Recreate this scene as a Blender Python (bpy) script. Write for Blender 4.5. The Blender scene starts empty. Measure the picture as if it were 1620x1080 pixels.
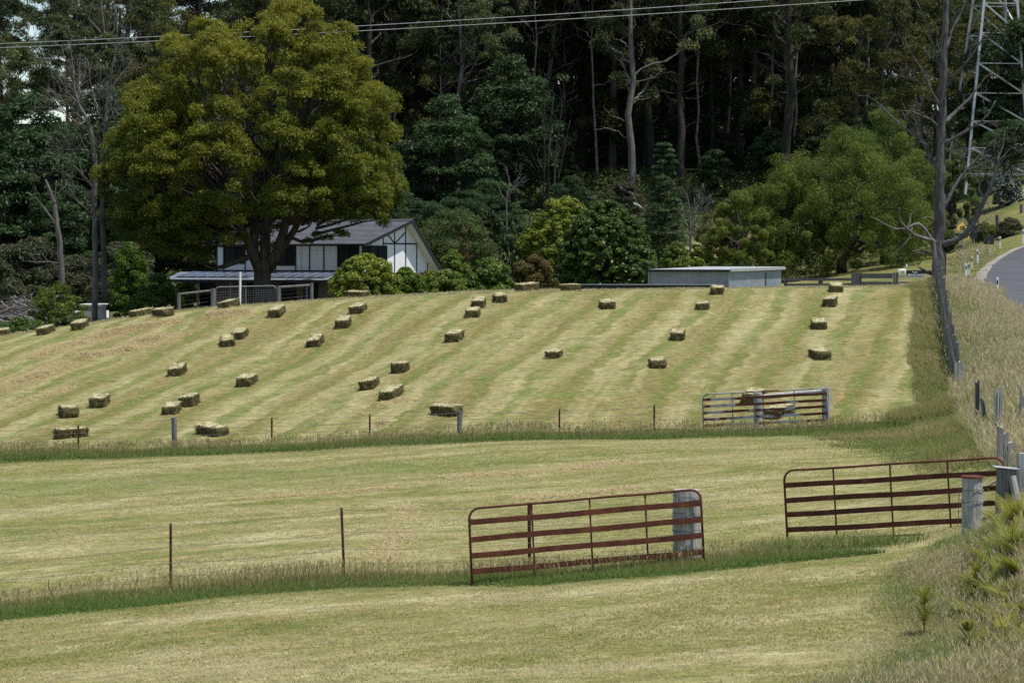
import bpy, math, random
import numpy as np
from mathutils import Vector, Matrix, noise as mnoise

R = math.radians
rng = np.random.default_rng(7)
random.seed(7)
scene = bpy.context.scene
COL = scene.collection

# ---------------------------------------------------------------- camera frame
F, CX, YH = 4200.0, 810.0, 405.0          # focal length in photo pixels, image centre column, horizon row


def P(u, row, Y):
    """point seen at photo column u and row, Y metres away"""
    return Vector(((u - CX) / F * Y, Y, (YH - row) / F * Y))


# ---------------------------------------------------------------- terrain heights
UK = [-250, 0, 400, 810, 1200, 1440, 1500, 1560, 1620, 1800]
ROWS = {
    31.6: [1165, 1145, 1110, 1080, 1060, 1050, 1045, 1038, 1025, 985],
    41:   [1010, 990, 948, 925, 887, 868, 855, 838, 800, 740],
    48:   [925, 906, 872, 850, 818, 798, 780, 752, 718, 668],
    57:   [840, 822, 797, 772, 748, 735, 722, 700, 668, 620],
    66:   [782, 768, 746, 722, 706, 698, 688, 665, 632, 590],
    73.5: [735, 722, 708, 690, 684, 667, 654, 630, 600, 570],
    80:   [695, 680, 660, 624, 620, 618, 618, 592, 572, 560],
    88:   [650, 625, 605, 567, 563, 565, 572, 552, 548, 552],
    95:   [600, 580, 560, 523, 519, 518, 526, 520, 530, 546],
    101:  [575, 550, 517, 489, 481, 480, 487, 500, 520, 540],
    106:  [570, 533, 483, 464, 458, 456, 465, 488, 513, 533],
    111:  [574, 532, 481, 461, 456, 453, 456, 482, 508, 527],
    118:  [585, 540, 487, 464, 459, 453, 453, 478, 502, 518],
    130:  [600, 550, 495, 469, 462, 451, 450, 468, 492, 505],
    150:  [605, 556, 501, 475, 463, 450, 449, 452, 455, 462],
    165:  [600, 552, 503, 479, 460, 440, 437, 431, 427, 432],
    185:  [580, 537, 501, 477, 451, 423, 420, 406, 394, 394],
    200:  [560, 525, 497, 470, 442, 412, 406, 392, 376, 370],
    230:  [520, 495, 470, 430, 398, 375, 362, 345, 325, 310],
    260:  [470, 450, 428, 362, 345, 335, 322, 308, 288, 270],
    300:  [400, 388, 345, 285, 264, 275, 275, 262, 245, 230],
    350:  [310, 295, 250, 195, 182, 215, 220, 210, 195, 180],
    390:  [230, 200, 172, 132, 130, 172, 178, 170, 160, 150],
    450:  [260, 222, 190, 150, 152, 190, 195, 190, 185, 180],
    1000: [395, 395, 395, 395, 395, 395, 395, 395, 395, 395],
}


def pchip(x, y, xq):
    x = np.asarray(x, float); y = np.asarray(y, float)
    h = np.diff(x); d = np.diff(y, axis=0) / h.reshape((-1,) + (1,) * (y.ndim - 1))
    m = np.zeros_like(y)
    m[0], m[-1] = d[0], d[-1]
    hs = h.reshape((-1,) + (1,) * (y.ndim - 1))
    w1 = 2 * hs[1:] + hs[:-1]; w2 = hs[1:] + 2 * hs[:-1]
    same = d[:-1] * d[1:] > 0
    with np.errstate(divide='ignore', invalid='ignore'):
        hm = (w1 + w2) / (w1 / d[:-1] + w2 / d[1:])
    m[1:-1] = np.where(same, hm, 0)
    i = np.clip(np.searchsorted(x, xq) - 1, 0, len(x) - 2)
    sh = (-1,) + (1,) * (y.ndim - 1)
    t = ((xq - x[i]) / h[i]).reshape(sh); hh = h[i].reshape(sh)
    return ((1 + 2 * t) * (1 - t) ** 2 * y[i] + t * (1 - t) ** 2 * hh * m[i]
            + t * t * (3 - 2 * t) * y[i + 1] + t * t * (t - 1) * hh * m[i + 1])


_Yk = [10.0] + sorted(ROWS)
_rows = np.array([ROWS[k] for k in sorted(ROWS)], float)
_z = (YH - _rows) / F * np.array(sorted(ROWS))[:, None]
_z = np.vstack([_z[0] - 0.022 * 21.6, _z])
GY = np.arange(10, 1000.01, 0.5)
GU = np.arange(-250, 1800.1, 10.0)
ZT = pchip(_Yk, _z, GY)                      # (nY, 10)
ZT = pchip(UK, ZT.T, GU).T                   # (nY, nU)


def vnoise(x, y, s=1.0, seed=0):
    """smooth value noise in -1..1 (numpy)"""
    x = np.asarray(x, float) * s; y = np.asarray(y, float) * s
    xi = np.floor(x).astype(np.int64); yi = np.floor(y).astype(np.int64)
    fx = x - xi; fy = y - yi
    fx = fx * fx * (3 - 2 * fx); fy = fy * fy * (3 - 2 * fy)

    def h(a, b):
        n = (a * 374761393 + b * 668265263 + seed * 982451653) & 0x7fffffff
        n = ((n ^ (n >> 13)) * 1274126177) & 0x7fffffff
        return ((n ^ (n >> 16)) & 0xffff) / 32767.5 - 1
    return (h(xi, yi) * (1 - fx) + h(xi + 1, yi) * fx) * (1 - fy) + (h(xi, yi + 1) * (1 - fx) + h(xi + 1, yi + 1) * fx) * fy


def zg(X, Y):
    """ground height (vectorised)"""
    X = np.asarray(X, float); Y = np.asarray(Y, float)
    Yc = np.clip(Y, 10, 999.9)
    u = np.clip(X / np.maximum(Yc, 14) * F + CX, -250, 1799.9)
    a = (Yc - 10) / 0.5; b = (u + 250) / 10
    i = np.clip(a.astype(int), 0, len(GY) - 2); j = np.clip(b.astype(int), 0, len(GU) - 2)
    fa = a - i; fb = b - j
    z = (ZT[i, j] * (1 - fa) + ZT[i + 1, j] * fa) * (1 - fb) + (ZT[i, j + 1] * (1 - fa) + ZT[i + 1, j + 1] * fa) * fb
    amp = np.clip((Yc - 20) / 60, .3, 1)
    z = z + amp * (0.035 * vnoise(X, Y, .55, 3) + 0.05 * vnoise(X, Y, .21, 5))
    far = np.clip((Yc - 225) / 60, 0, 1)
    return z + far * 0.7 * vnoise(X, Y, .09, 9)


def zf(x, y):
    return float(zg(np.array([x]), np.array([y]))[0])


def G(u, Y, dz=0.0):
    """ground point at photo column u, distance Y"""
    x = (u - CX) / F * Y
    return Vector((x, Y, zf(x, Y) + dz))


def at(u, row, y0=26.0, y1=395.0):
    """first ground point beyond y0 that projects to column u, row"""
    ys = np.arange(y0, y1, 0.1)
    xs = (u - CX) / F * ys
    r = YH - zg(xs, ys) / ys * F
    k = np.argmax(r <= row)
    if r[k] > row:
        k = int(np.argmin(r))
    return Vector((xs[k], ys[k], zf(xs[k], ys[k])))


# ---------------------------------------------------------------- object helpers
def link(o, parent=None):
    COL.objects.link(o)
    if parent is not None:
        o.parent = parent
    return o


def tag(o, label=None, cat=None, group=None, kind=None):
    if label: o['label'] = label
    if cat: o['category'] = cat
    if group: o['group'] = group
    if kind: o['kind'] = kind
    return o


def thing(name, label, cat, loc=(0, 0, 0), rz=0.0, group=None):
    o = bpy.data.objects.new(name, None)
    o.empty_display_size = 0.2
    o.location = loc; o.rotation_euler = (0, 0, rz)
    link(o)
    return tag(o, label, cat, group)


def copy_tree(o, parent=None):
    c = o.copy(); COL.objects.link(c)
    if parent is not None:
        c.parent = parent
    for ch in list(o.children):
        copy_tree(ch, c)
    return c


class MB:
    def __init__(s, org=(0, 0, 0)):
        s.v, s.f, s.m = [], [], []; s.org = Vector(org)

    def quad(s, a, b, c, d, m=0):
        n = len(s.v); s.v += [tuple(a), tuple(b), tuple(c), tuple(d)]; s.f.append((n, n + 1, n + 2, n + 3)); s.m.append(m)

    def tri(s, a, b, c, m=0):
        n = len(s.v); s.v += [tuple(a), tuple(b), tuple(c)]; s.f.append((n, n + 1, n + 2)); s.m.append(m)

    def box(s, c, size, M=None, m=0, jit=0.0):
        n = len(s.v); hx, hy, hz = size[0] / 2, size[1] / 2, size[2] / 2
        for dx, dy, dz in ((-1, -1, -1), (1, -1, -1), (1, 1, -1), (-1, 1, -1), (-1, -1, 1), (1, -1, 1), (1, 1, 1), (-1, 1, 1)):
            p = Vector((dx * hx, dy * hy, dz * hz))
            if jit: p += Vector((random.uniform(-jit, jit), random.uniform(-jit, jit), random.uniform(-jit, jit)))
            if M is not None: p = M @ p
            s.v.append(tuple(Vector(c) + p))
        for q in ((0, 3, 2, 1), (4, 5, 6, 7), (0, 1, 5, 4), (1, 2, 6, 5), (2, 3, 7, 6), (3, 0, 4, 7)):
            s.f.append(tuple(n + k for k in q)); s.m.append(m)

    def beam(s, a, b, w, h, m=0, up=(0, 0, 1)):
        """rectangular bar from a to b, w across and h in the up direction"""
        a = Vector(a); b = Vector(b); d = (b - a).normalized(); up = Vector(up)
        side = d.cross(up)
        if side.length < 1e-4: side = d.cross(Vector((1, 0, 0)))
        side.normalize(); upv = side.cross(d)
        n = len(s.v)
        for e in (a, b):
            for sx, sy in ((-1, -1), (1, -1), (1, 1), (-1, 1)):
                s.v.append(tuple(e + side * sx * w / 2 + upv * sy * h / 2))
        for q in ((3, 2, 1, 0), (4, 5, 6, 7), (0, 1, 5, 4), (1, 2, 6, 5), (2, 3, 7, 6), (3, 0, 4, 7)):
            s.f.append(tuple(n + k for k in q)); s.m.append(m)

    def tube(s, pts, rad, n=8, m=0, rough=0.0, cap=True):
        pts = [Vector(p) for p in pts]
        if not hasattr(rad, '__len__'): rad = [rad] * len(pts)
        base = len(s.v); ref = None
        for i, p in enumerate(pts):
            d = (pts[min(i + 1, len(pts) - 1)] - pts[max(i - 1, 0)])
            if d.length < 1e-6: d = Vector((0, 0, 1))
            d.normalize()
            if ref is None:
                ref = d.cross(Vector((0, 1, 0.01)))
                if ref.length < .1: ref = d.cross(Vector((1, 0, 0)))
            ref = (ref - d * ref.dot(d)).normalized(); b2 = d.cross(ref)
            for k in range(n):
                a = 2 * math.pi * k / n
                rr = rad[i] * (1 + (random.uniform(-rough, rough) if rough else 0))
                s.v.append(tuple(p + (ref * math.cos(a) + b2 * math.sin(a)) * rr))
        for i in range(len(pts) - 1):
            for k in range(n):
                k2 = (k + 1) % n
                s.f.append((base + i * n + k, base + i * n + k2, base + (i + 1) * n + k2, base + (i + 1) * n + k)); s.m.append(m)
        if cap:
            s.f.append(tuple(base + k for k in reversed(range(n)))); s.m.append(m)
            s.f.append(tuple(base + (len(pts) - 1) * n + k for k in range(n))); s.m.append(m)

    def build(s, name, mats, parent=None, smooth=False, bevel=0.0):
        me = bpy.data.meshes.new(name)
        ox, oy, oz = s.org
        me.from_pydata([(a - ox, b - oy, c - oz) for a, b, c in s.v], [], s.f)
        mats = mats if isinstance(mats, (list, tuple)) else [mats]
        for mm in mats: me.materials.append(mm)
        if len(mats) > 1: me.polygons.foreach_set('material_index', s.m)
        if smooth: me.polygons.foreach_set('use_smooth', [True] * len(s.f))
        me.update()
        o = link(bpy.data.objects.new(name, me), parent)
        if bevel:
            md = o.modifiers.new('edges', 'BEVEL'); md.width = bevel; md.segments = 2; md.limit_method = 'ANGLE'
        return o


def np_quads(name, V, mat, attrs=None, parent=None, smooth=False):
    """mesh of separate quads: V (n*4,3)"""
    V = np.ascontiguousarray(V, np.float32).reshape(-1, 3); n = len(V) // 4
    me = bpy.data.meshes.new(name)
    me.vertices.add(len(V)); me.vertices.foreach_set('co', V.ravel())
    me.loops.add(n * 4); me.loops.foreach_set('vertex_index', np.arange(n * 4, dtype=np.int32))
    me.polygons.add(n); me.polygons.foreach_set('loop_start', np.arange(0, n * 4, 4, dtype=np.int32))
    for k, a in (attrs or {}).items():
        at_ = me.attributes.new(k, 'FLOAT', 'POINT'); at_.data.foreach_set('value', np.ascontiguousarray(a, np.float32).ravel())
    me.materials.append(mat)
    me.update(calc_edges=True)
    if smooth: me.polygons.foreach_set('use_smooth', np.ones(n, bool))
    return link(bpy.data.objects.new(name, me), parent)


def np_grid(name, V, nu, nv, mat, attrs=None, smooth=True):
    """V (nv*nu,3) row major"""
    me = bpy.data.meshes.new(name)
    V = np.ascontiguousarray(V, np.float32)
    me.vertices.add(len(V)); me.vertices.foreach_set('co', V.ravel())
    j, i = np.meshgrid(np.arange(nv - 1), np.arange(nu - 1), indexing='ij')
    a = (j * nu + i).ravel()
    q = np.stack([a, a + 1, a + nu + 1, a + nu], 1).astype(np.int32)
    me.loops.add(q.size); me.loops.foreach_set('vertex_index', q.ravel())
    me.polygons.add(len(q)); me.polygons.foreach_set('loop_start', np.arange(0, q.size, 4, dtype=np.int32))
    for k, at_ in (attrs or {}).items():
        A = me.attributes.new(k, 'FLOAT', 'POINT'); A.data.foreach_set('value', np.ascontiguousarray(at_, np.float32).ravel())
    me.materials.append(mat)
    me.update(calc_edges=True)
    if smooth: me.polygons.foreach_set('use_smooth', np.ones(len(q), bool))
    return link(bpy.data.objects.new(name, me))


# ---------------------------------------------------------------- materials
class N:
    """tiny node helper"""
    def __init__(s, name):
        s.mat = bpy.data.materials.new(name); s.mat.use_nodes = True
        s.t = s.mat.node_tree; s.t.nodes.clear()
        s.out = s.t.nodes.new('ShaderNodeOutputMaterial')

    def n(s, typ, **kw):
        nd = s.t.nodes.new(typ)
        for k, v in kw.items():
            if k == 'i':
                for a, b in v.items():
                    if isinstance(b, bpy.types.NodeSocket): s.t.links.new(b, nd.inputs[a])
                    else: nd.inputs[a].default_value = b
            else: setattr(nd, k, v)
        return nd

    def math(s, op, a, b=0.0, c=0.0, clamp=False):
        nd = s.n('ShaderNodeMath', operation=op, use_clamp=clamp)
        for k, x in enumerate((a, b, c)):
            if isinstance(x, bpy.types.NodeSocket): s.t.links.new(x, nd.inputs[k])
            else: nd.inputs[k].default_value = x
        return nd.outputs[0]

    def mix(s, f, a, b, blend='MIX'):
        nd = s.n('ShaderNodeMix', data_type='RGBA', blend_type=blend)
        for k, x in ((0, f), (6, a), (7, b)):
            if isinstance(x, bpy.types.NodeSocket): s.t.links.new(x, nd.inputs[k])
            else:
                nd.inputs[k].default_value = x if k == 0 else (tuple(x) + (1,))[:4]
        return nd.outputs[2]

    def noise(s, vec, scale, detail=4, rough=.55, dist=0.0):
        nd = s.n('ShaderNodeTexNoise', i={'Scale': scale, 'Detail': detail, 'Roughness': rough, 'Distortion': dist})
        if vec is not None: s.t.links.new(vec, nd.inputs['Vector'])
        return nd.outputs['Fac']

    def ramp(s, f, stops):
        nd = s.n('ShaderNodeValToRGB'); cr = nd.color_ramp
        while len(cr.elements) > 1: cr.elements.remove(cr.elements[-1])
        for k, (p, c) in enumerate(stops):
            e = cr.elements[0] if k == 0 else cr.elements.new(p)
            e.position = p; e.color = (tuple(c) + (1,))[:4] if hasattr(c, '__len__') else (c, c, c, 1)
        s.t.links.new(f, nd.inputs[0])
        return nd.outputs[0]

    def obj(s):
        return s.n('ShaderNodeTexCoord').outputs['Object']

    def mapping(s, vec, scale=(1, 1, 1), rot=(0, 0, 0)):
        nd = s.n('ShaderNodeMapping', i={'Scale': scale, 'Rotation': rot}); s.t.links.new(vec, nd.inputs['Vector'])
        return nd.outputs[0]

    def attr(s, name):
        return s.n('ShaderNodeAttribute', attribute_name=name).outputs['Fac']

    def bump(s, h, strength=.5, dist=.02):
        return s.n('ShaderNodeBump', i={'Height': h, 'Strength': strength, 'Distance': dist}).outputs[0]

    def bsdf(s, col, rough=.9, spec=.3, metal=0.0, normal=None):
        nd = s.n('ShaderNodeBsdfPrincipled', i={'Roughness': rough, 'Specular IOR Level': spec, 'Metallic': metal})
        if isinstance(col, bpy.types.NodeSocket): s.t.links.new(col, nd.inputs['Base Color'])
        else: nd.inputs['Base Color'].default_value = (tuple(col) + (1,))[:4]
        if normal is not None: s.t.links.new(normal, nd.inputs['Normal'])
        return nd.outputs[0]

    def done(s, sh):
        s.t.links.new(sh, s.out.inputs['Surface']); return s.mat


def leaf_mat(name, stops, transl=.25, rough=.55, spec=.25):
    k = N(name)
    rnd = k.n('ShaderNodeObjectInfo').outputs['Random']
    t = k.math('ADD', k.attr('tint'), k.math('MULTIPLY', k.math('SUBTRACT', rnd, .5), .22), clamp=True)
    c = k.ramp(t, stops)
    b = k.bsdf(c, rough, spec)
    tr = k.n('ShaderNodeBsdfTranslucent'); k.t.links.new(c, tr.inputs[0])
    mx = k.n('ShaderNodeMixShader', i={0: min(.45, transl + .12), 1: b, 2: tr.outputs[0]})
    return k.done(mx.outputs[0])


def bark_mat(name, dark, light, sc=1.0, streak=.25):
    k = N(name); o = k.obj()
    n1 = k.noise(k.mapping(o, (3 * sc, 3 * sc, .45 * sc * streak / .25)), 1.6, 6, .65)
    n2 = k.noise(o, 1.3 * sc, 3)
    f = k.math('ADD', k.math('MULTIPLY', n1, .75), k.math('MULTIPLY', n2, .35))
    c = k.ramp(f, [(.36, dark), (.52, tuple((a + b) / 2 for a, b in zip(dark, light))), (.68, light)])
    return k.done(k.bsdf(c, .95, .15, normal=k.bump(n1, .8, .05)))


def simple_mat(name, col, var=.15, scale=3.0, rough=.7, spec=.3, metal=0.0, bump=0.0):
    k = N(name); o = k.obj()
    n1 = k.noise(o, scale, 5, .6)
    d = tuple(c * (1 - var) for c in col); l = tuple(min(1, c * (1 + var)) for c in col)
    c = k.ramp(n1, [(.3, d), (.7, l)])
    return k.done(k.bsdf(c, rough, spec, metal, k.bump(n1, bump, .01) if bump else None))


def wood_mat(name, dark, mid, light, lichen=.0):
    k = N(name); o = k.obj()
    g = k.noise(k.mapping(o, (14, 14, .8)), 2.2, 6, .65)
    b = k.noise(o, 2.5, 4)
    c = k.ramp(g, [(.3, dark), (.5, mid), (.72, light)])
    c = k.mix(k.math('MULTIPLY', k.ramp(b, [(.45, 0), (.7, 1)]), .35), c, dark)
    if lichen:
        l = k.ramp(k.noise(o, 7, 5, .7), [(.58, 0), (.66, 1)])
        c = k.mix(k.math('MULTIPLY', l, lichen), c, (.42, .43, .34))
    return k.done(k.bsdf(c, .95, .15, normal=k.bump(g, .7, .012)))


def rust_mat(name, galv=0.0):
    k = N(name); o = k.obj()
    n1 = k.noise(o, 5, 6, .65); n2 = k.noise(o, 28, 4, .6)
    c = k.ramp(n1, [(.3, (.060, .018, .011)), (.5, (.115, .033, .016)), (.66, (.18, .058, .026)), (.76, (.27, .15, .085))])
    c = k.mix(k.math('MULTIPLY', n2, .35), c, (.02, .010, .008))
    if galv:
        m = k.ramp(k.noise(o, 1.3, 3, .6), [(.5 - galv * .3, 0), (.56 - galv * .3, 1)])
        c = k.mix(m, c, (.30, .31, .31))
    return k.done(k.bsdf(c, .8, .3, normal=k.bump(n2, .3, .004)))


M = {}
M['gum_leaf'] = leaf_mat('eucalypt_foliage', [(0, (0.0222, 0.0336, 0.0134)), (.5, (0.0576, 0.0815, 0.0286)), (.85, (0.1061, 0.1344, 0.0458)), (1, (0.1881, 0.1873, 0.0611))], .2)
M['gum_leaf2'] = leaf_mat('olive_eucalypt_foliage', [(0, (0.0241, 0.0298, 0.0078)), (.5, (0.0655, 0.0746, 0.0170)), (1, (0.1464, 0.1398, 0.0289))], .2)
M['wattle_leaf'] = leaf_mat('wattle_foliage', [(0, (0.0151, 0.0309, 0.0095)), (.5, (0.0334, 0.0674, 0.0201)), (1, (0.0683, 0.1236, 0.0343))], .2)
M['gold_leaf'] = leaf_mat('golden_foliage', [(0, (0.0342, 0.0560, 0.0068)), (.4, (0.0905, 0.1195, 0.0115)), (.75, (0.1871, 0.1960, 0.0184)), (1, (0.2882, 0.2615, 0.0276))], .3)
M['willow_leaf'] = leaf_mat('willow_foliage', [(0, (0.0358, 0.0591, 0.0096)), (.5, (0.0931, 0.1322, 0.0179)), (1, (0.1880, 0.2226, 0.0334))], .3)
M['camellia_leaf'] = leaf_mat('camellia_foliage', [(0, (0.0245, 0.0482, 0.0083)), (.5, (0.0538, 0.1003, 0.0145)), (1, (0.1225, 0.1854, 0.0248))], .2, .45, .35)
M['yellow_leaf'] = leaf_mat('yellow_green_foliage', [(0, (0.0760, 0.1138, 0.0121)), (.5, (0.1746, 0.2201, 0.0218)), (1, (0.3340, 0.3492, 0.0426))], .28, .42, .4)
M['lime_leaf'] = leaf_mat('lime_foliage', [(0, (0.0454, 0.0778, 0.0104)), (.5, (0.1102, 0.1685, 0.0187)), (1, (0.2203, 0.2657, 0.0332))], .28, .45, .4)
M['fresh_leaf'] = leaf_mat('fresh_green_foliage', [(0, (0.0275, 0.0625, 0.0078)), (.5, (0.0757, 0.1438, 0.0140)), (1, (0.1513, 0.2250, 0.0262))], .28)
M['grey_leaf'] = leaf_mat('grey_green_foliage', [(0, (0.0331, 0.0497, 0.0143)), (.5, (0.0751, 0.1051, 0.0276)), (1, (0.1278, 0.1679, 0.0429))], .2)
M['brown_leaf'] = leaf_mat('brownish_foliage', [(0, (0.0272, 0.0328, 0.0156)), (.5, (0.0679, 0.0751, 0.0338)), (1, (0.1358, 0.1365, 0.0650))], .2)
M['red_leaf'] = leaf_mat('reddish_foliage', [(0, (0.0421, 0.0578, 0.0132)), (.5, (0.0935, 0.0982, 0.0220)), (1, (0.1777, 0.0982, 0.0330))], .25)
M['conifer_leaf'] = leaf_mat('conifer_foliage', [(0, (0.0161, 0.0327, 0.0115)), (.5, (0.0362, 0.0691, 0.0216)), (1, (0.0725, 0.1227, 0.0345))], .1)
M['cypress_leaf'] = leaf_mat('cypress_foliage', [(0, (0.0206, 0.0392, 0.0137)), (.5, (0.0412, 0.0770, 0.0252)), (1, (0.0735, 0.1190, 0.0357))], .12)
M['fern_leaf'] = leaf_mat('fern_foliage', [(0, (0.0900, 0.1275, 0.0168)), (.5, (0.2100, 0.2325, 0.0312)), (1, (0.4050, 0.3750, 0.0600))], .3)
M['white_flower'] = leaf_mat('white_blossom', [(0, (.04, .06, .02)), (.48, (.06, .085, .03)), (.56, (.70, .68, .58)), (1, (.85, .83, .74))], .2)
M['bark_gum'] = bark_mat('gum_bark', (.018, .015, .013), (.075, .064, .054))
M['bark_mid'] = bark_mat('grey_gum_bark', (.04, .036, .032), (.20, .18, .16))
M['bark_pale'] = bark_mat('pale_gum_bark', (.06, .052, .045), (.33, .29, .25))
M['bark_dead'] = bark_mat('dead_wood', (.045, .041, .038), (.19, .175, .16))
M['bark_dead_dark'] = bark_mat('dark_dead_wood', (.024, .023, .023), (.135, .130, .127), 2.2)
M['bark_dark'] = bark_mat('dark_bark', (.018, .015, .012), (.07, .06, .05))
M['bark_white'] = bark_mat('bleached_wood', (.15, .14, .13), (.42, .40, .37))
M['bark_gold'] = bark_mat('broad_tree_bark', (.020, .016, .013), (.10, .085, .07))
M['post'] = wood_mat('weathered_post', (.16, .155, .14), (.38, .37, .34), (.56, .55, .51), .5)
M['post_dark'] = wood_mat('dark_weathered_post', (.06, .057, .053), (.16, .152, .145), (.29, .28, .27), .3)
M['paling'] = wood_mat('weathered_paling', (.075, .07, .066), (.17, .162, .155), (.30, .29, .28), .25)
M['rail_dark'] = wood_mat('dark_rail', (.035, .035, .036), (.085, .085, .085), (.16, .16, .16))
M['rust'] = rust_mat('rusty_steel')
M['rust_galv'] = rust_mat('rusted_galvanised_steel', .02)
M['old_galv'] = rust_mat('dull_galvanised_steel', .36)
M['galv'] = simple_mat('galvanised_steel', (.40, .41, .41), .25, 6, .5, .4, .3)
M['dull_galv'] = simple_mat('dull_galvanised_pipe', (.20, .205, .21), .25, 6, .6, .3, .2)
M['wire'] = simple_mat('old_wire', (.16, .13, .11), .3, 8, .6, .3)
M['white_paint'] = simple_mat('white_paint', (.76, .76, .74), .06, 4, .5)
M['cream_paint'] = simple_mat('cream_paint', (.66, .62, .42), .08, 4, .5)
M['black_paint'] = simple_mat('black_paint', (.02, .02, .022), .2, 4, .5)
M['red_reflector'] = simple_mat('red_reflector', (.10, .015, .015), .2, 4, .3)
M['yellow_sign'] = simple_mat('yellow_sign_face', (.85, .62, .14), .06, 3, .45)
M['sign_back'] = simple_mat('dull_sign_back', (.028, .030, .033), .2, 3, .6)
M['black_timber'] = simple_mat('black_stained_timber', (.018, .019, .021), .3, 5, .6, bump=.2)
M['gutter'] = simple_mat('dark_gutter', (.017, .019, .022), .15, 4, .5)
M['curtain'] = simple_mat('drawn_curtain', (.014, .0135, .013), .25, 9, .9)
M['solar'] = simple_mat('solar_cell', (.055, .068, .115), .15, 2, .3, .4)
M['solar_frame'] = simple_mat('solar_frame', (.30, .32, .35), .05, 2, .4, .5)
M['porch_roof'] = simple_mat('grey_sheet_roof', (.17, .185, .21), .08, 1.5, .5, .4)
M['gravel'] = None
# ---------------------------------------------------------------- more materials
def make_wall_mat():
    k = N('white_render'); o = k.obj()
    n = k.noise(o, 2.2, 5, .6); f = k.noise(o, 14, 3)
    c = k.ramp(n, [(.3, (.77, .78, .79)), (.7, (.85, .85, .85))])
    return k.done(k.bsdf(c, .9, .2))


def make_brick_mat():
    k = N('brown_brick'); o = k.obj()
    b = k.n('ShaderNodeTexBrick', i={'Scale': 1.0, 'Color1': (.15, .105, .07, 1), 'Color2': (.22, .16, .10, 1), 'Mortar': (.24, .22, .19, 1),
                                      'Mortar Size': .012, 'Brick Width': .24, 'Row Height': .086})
    mp = k.n('ShaderNodeMapping', i={'Rotation': (R(90), 0, 0)}); k.t.links.new(o, mp.inputs['Vector']); k.t.links.new(mp.outputs[0], b.inputs['Vector'])
    return k.done(k.bsdf(b.outputs['Color'], .9, .2))


def make_tile_mat():
    k = N('slate_grey_tile'); o = k.obj()
    n = k.noise(o, 1.1, 5, .6); f = k.noise(o, 9, 3)
    c = k.ramp(k.math('ADD', k.math('MULTIPLY', n, .6), k.math('MULTIPLY', f, .4)), [(.3, (.075, .076, .085)), (.7, (.145, .147, .162))])
    return k.done(k.bsdf(c, .75, .3))


def make_hay_mat():
    k = N('baled_hay'); o = k.obj()
    rnd = k.n('ShaderNodeObjectInfo').outputs['Random']
    fl = k.noise(k.mapping(o, (9, 3.2, 2.0)), 2.2, 5, .7, .6)
    fi = k.noise(o, 34, 3, .7)
    f = k.math('ADD', k.math('MULTIPLY', fl, .62), k.math('MULTIPLY', fi, .42))
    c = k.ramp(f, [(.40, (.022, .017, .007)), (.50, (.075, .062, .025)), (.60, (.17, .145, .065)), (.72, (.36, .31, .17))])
    c = k.mix(k.math('MULTIPLY', rnd, .35), c, (.10, .095, .045))
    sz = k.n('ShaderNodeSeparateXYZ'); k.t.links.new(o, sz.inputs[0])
    # the top layer is coloured pale straw, standing in for sunlight on it
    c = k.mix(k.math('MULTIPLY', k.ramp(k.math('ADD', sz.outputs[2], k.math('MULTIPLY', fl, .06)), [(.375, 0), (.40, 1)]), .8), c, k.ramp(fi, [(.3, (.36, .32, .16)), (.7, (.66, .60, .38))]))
    return k.done(k.bsdf(c, .95, .1, normal=k.bump(f, .8, .02)))


def make_asphalt():
    k = N('asphalt'); o = k.obj()
    n = k.noise(o, .5, 4); f = k.noise(o, 40, 3, .7)
    c = k.ramp(k.math('ADD', k.math('MULTIPLY', n, .5), k.math('MULTIPLY', f, .5)), [(.35, (.055, .056, .06)), (.65, (.095, .096, .10))])
    return k.done(k.bsdf(c, .9, .3, normal=k.bump(f, .4, .01)))


def make_gravel(name='gravel', a=(.17, .155, .135), b=(.36, .33, .29)):
    k = N(name); o = k.obj()
    n = k.noise(o, 1.2, 5); f = k.noise(o, 16, 4, .7)
    c = k.ramp(k.math('ADD', k.math('MULTIPLY', n, .4), k.math('MULTIPLY', f, .6)), [(.35, a), (.65, b)])
    return k.done(k.bsdf(c, .95, .2, normal=k.bump(f, .8, .04)))


def make_shed_mat():
    k = N('corrugated_steel'); o = k.obj()
    n = k.noise(k.mapping(o, (.6, .6, 2.5)), 1.6, 4); f = k.noise(k.mapping(o, (5, 5, .6)), 2, 4)
    c = k.ramp(k.math('ADD', k.math('MULTIPLY', n, .5), k.math('MULTIPLY', f, .5)), [(.35, (.17, .20, .235)), (.65, (.26, .29, .325))])
    return k.done(k.bsdf(c, .6, .4))


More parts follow.
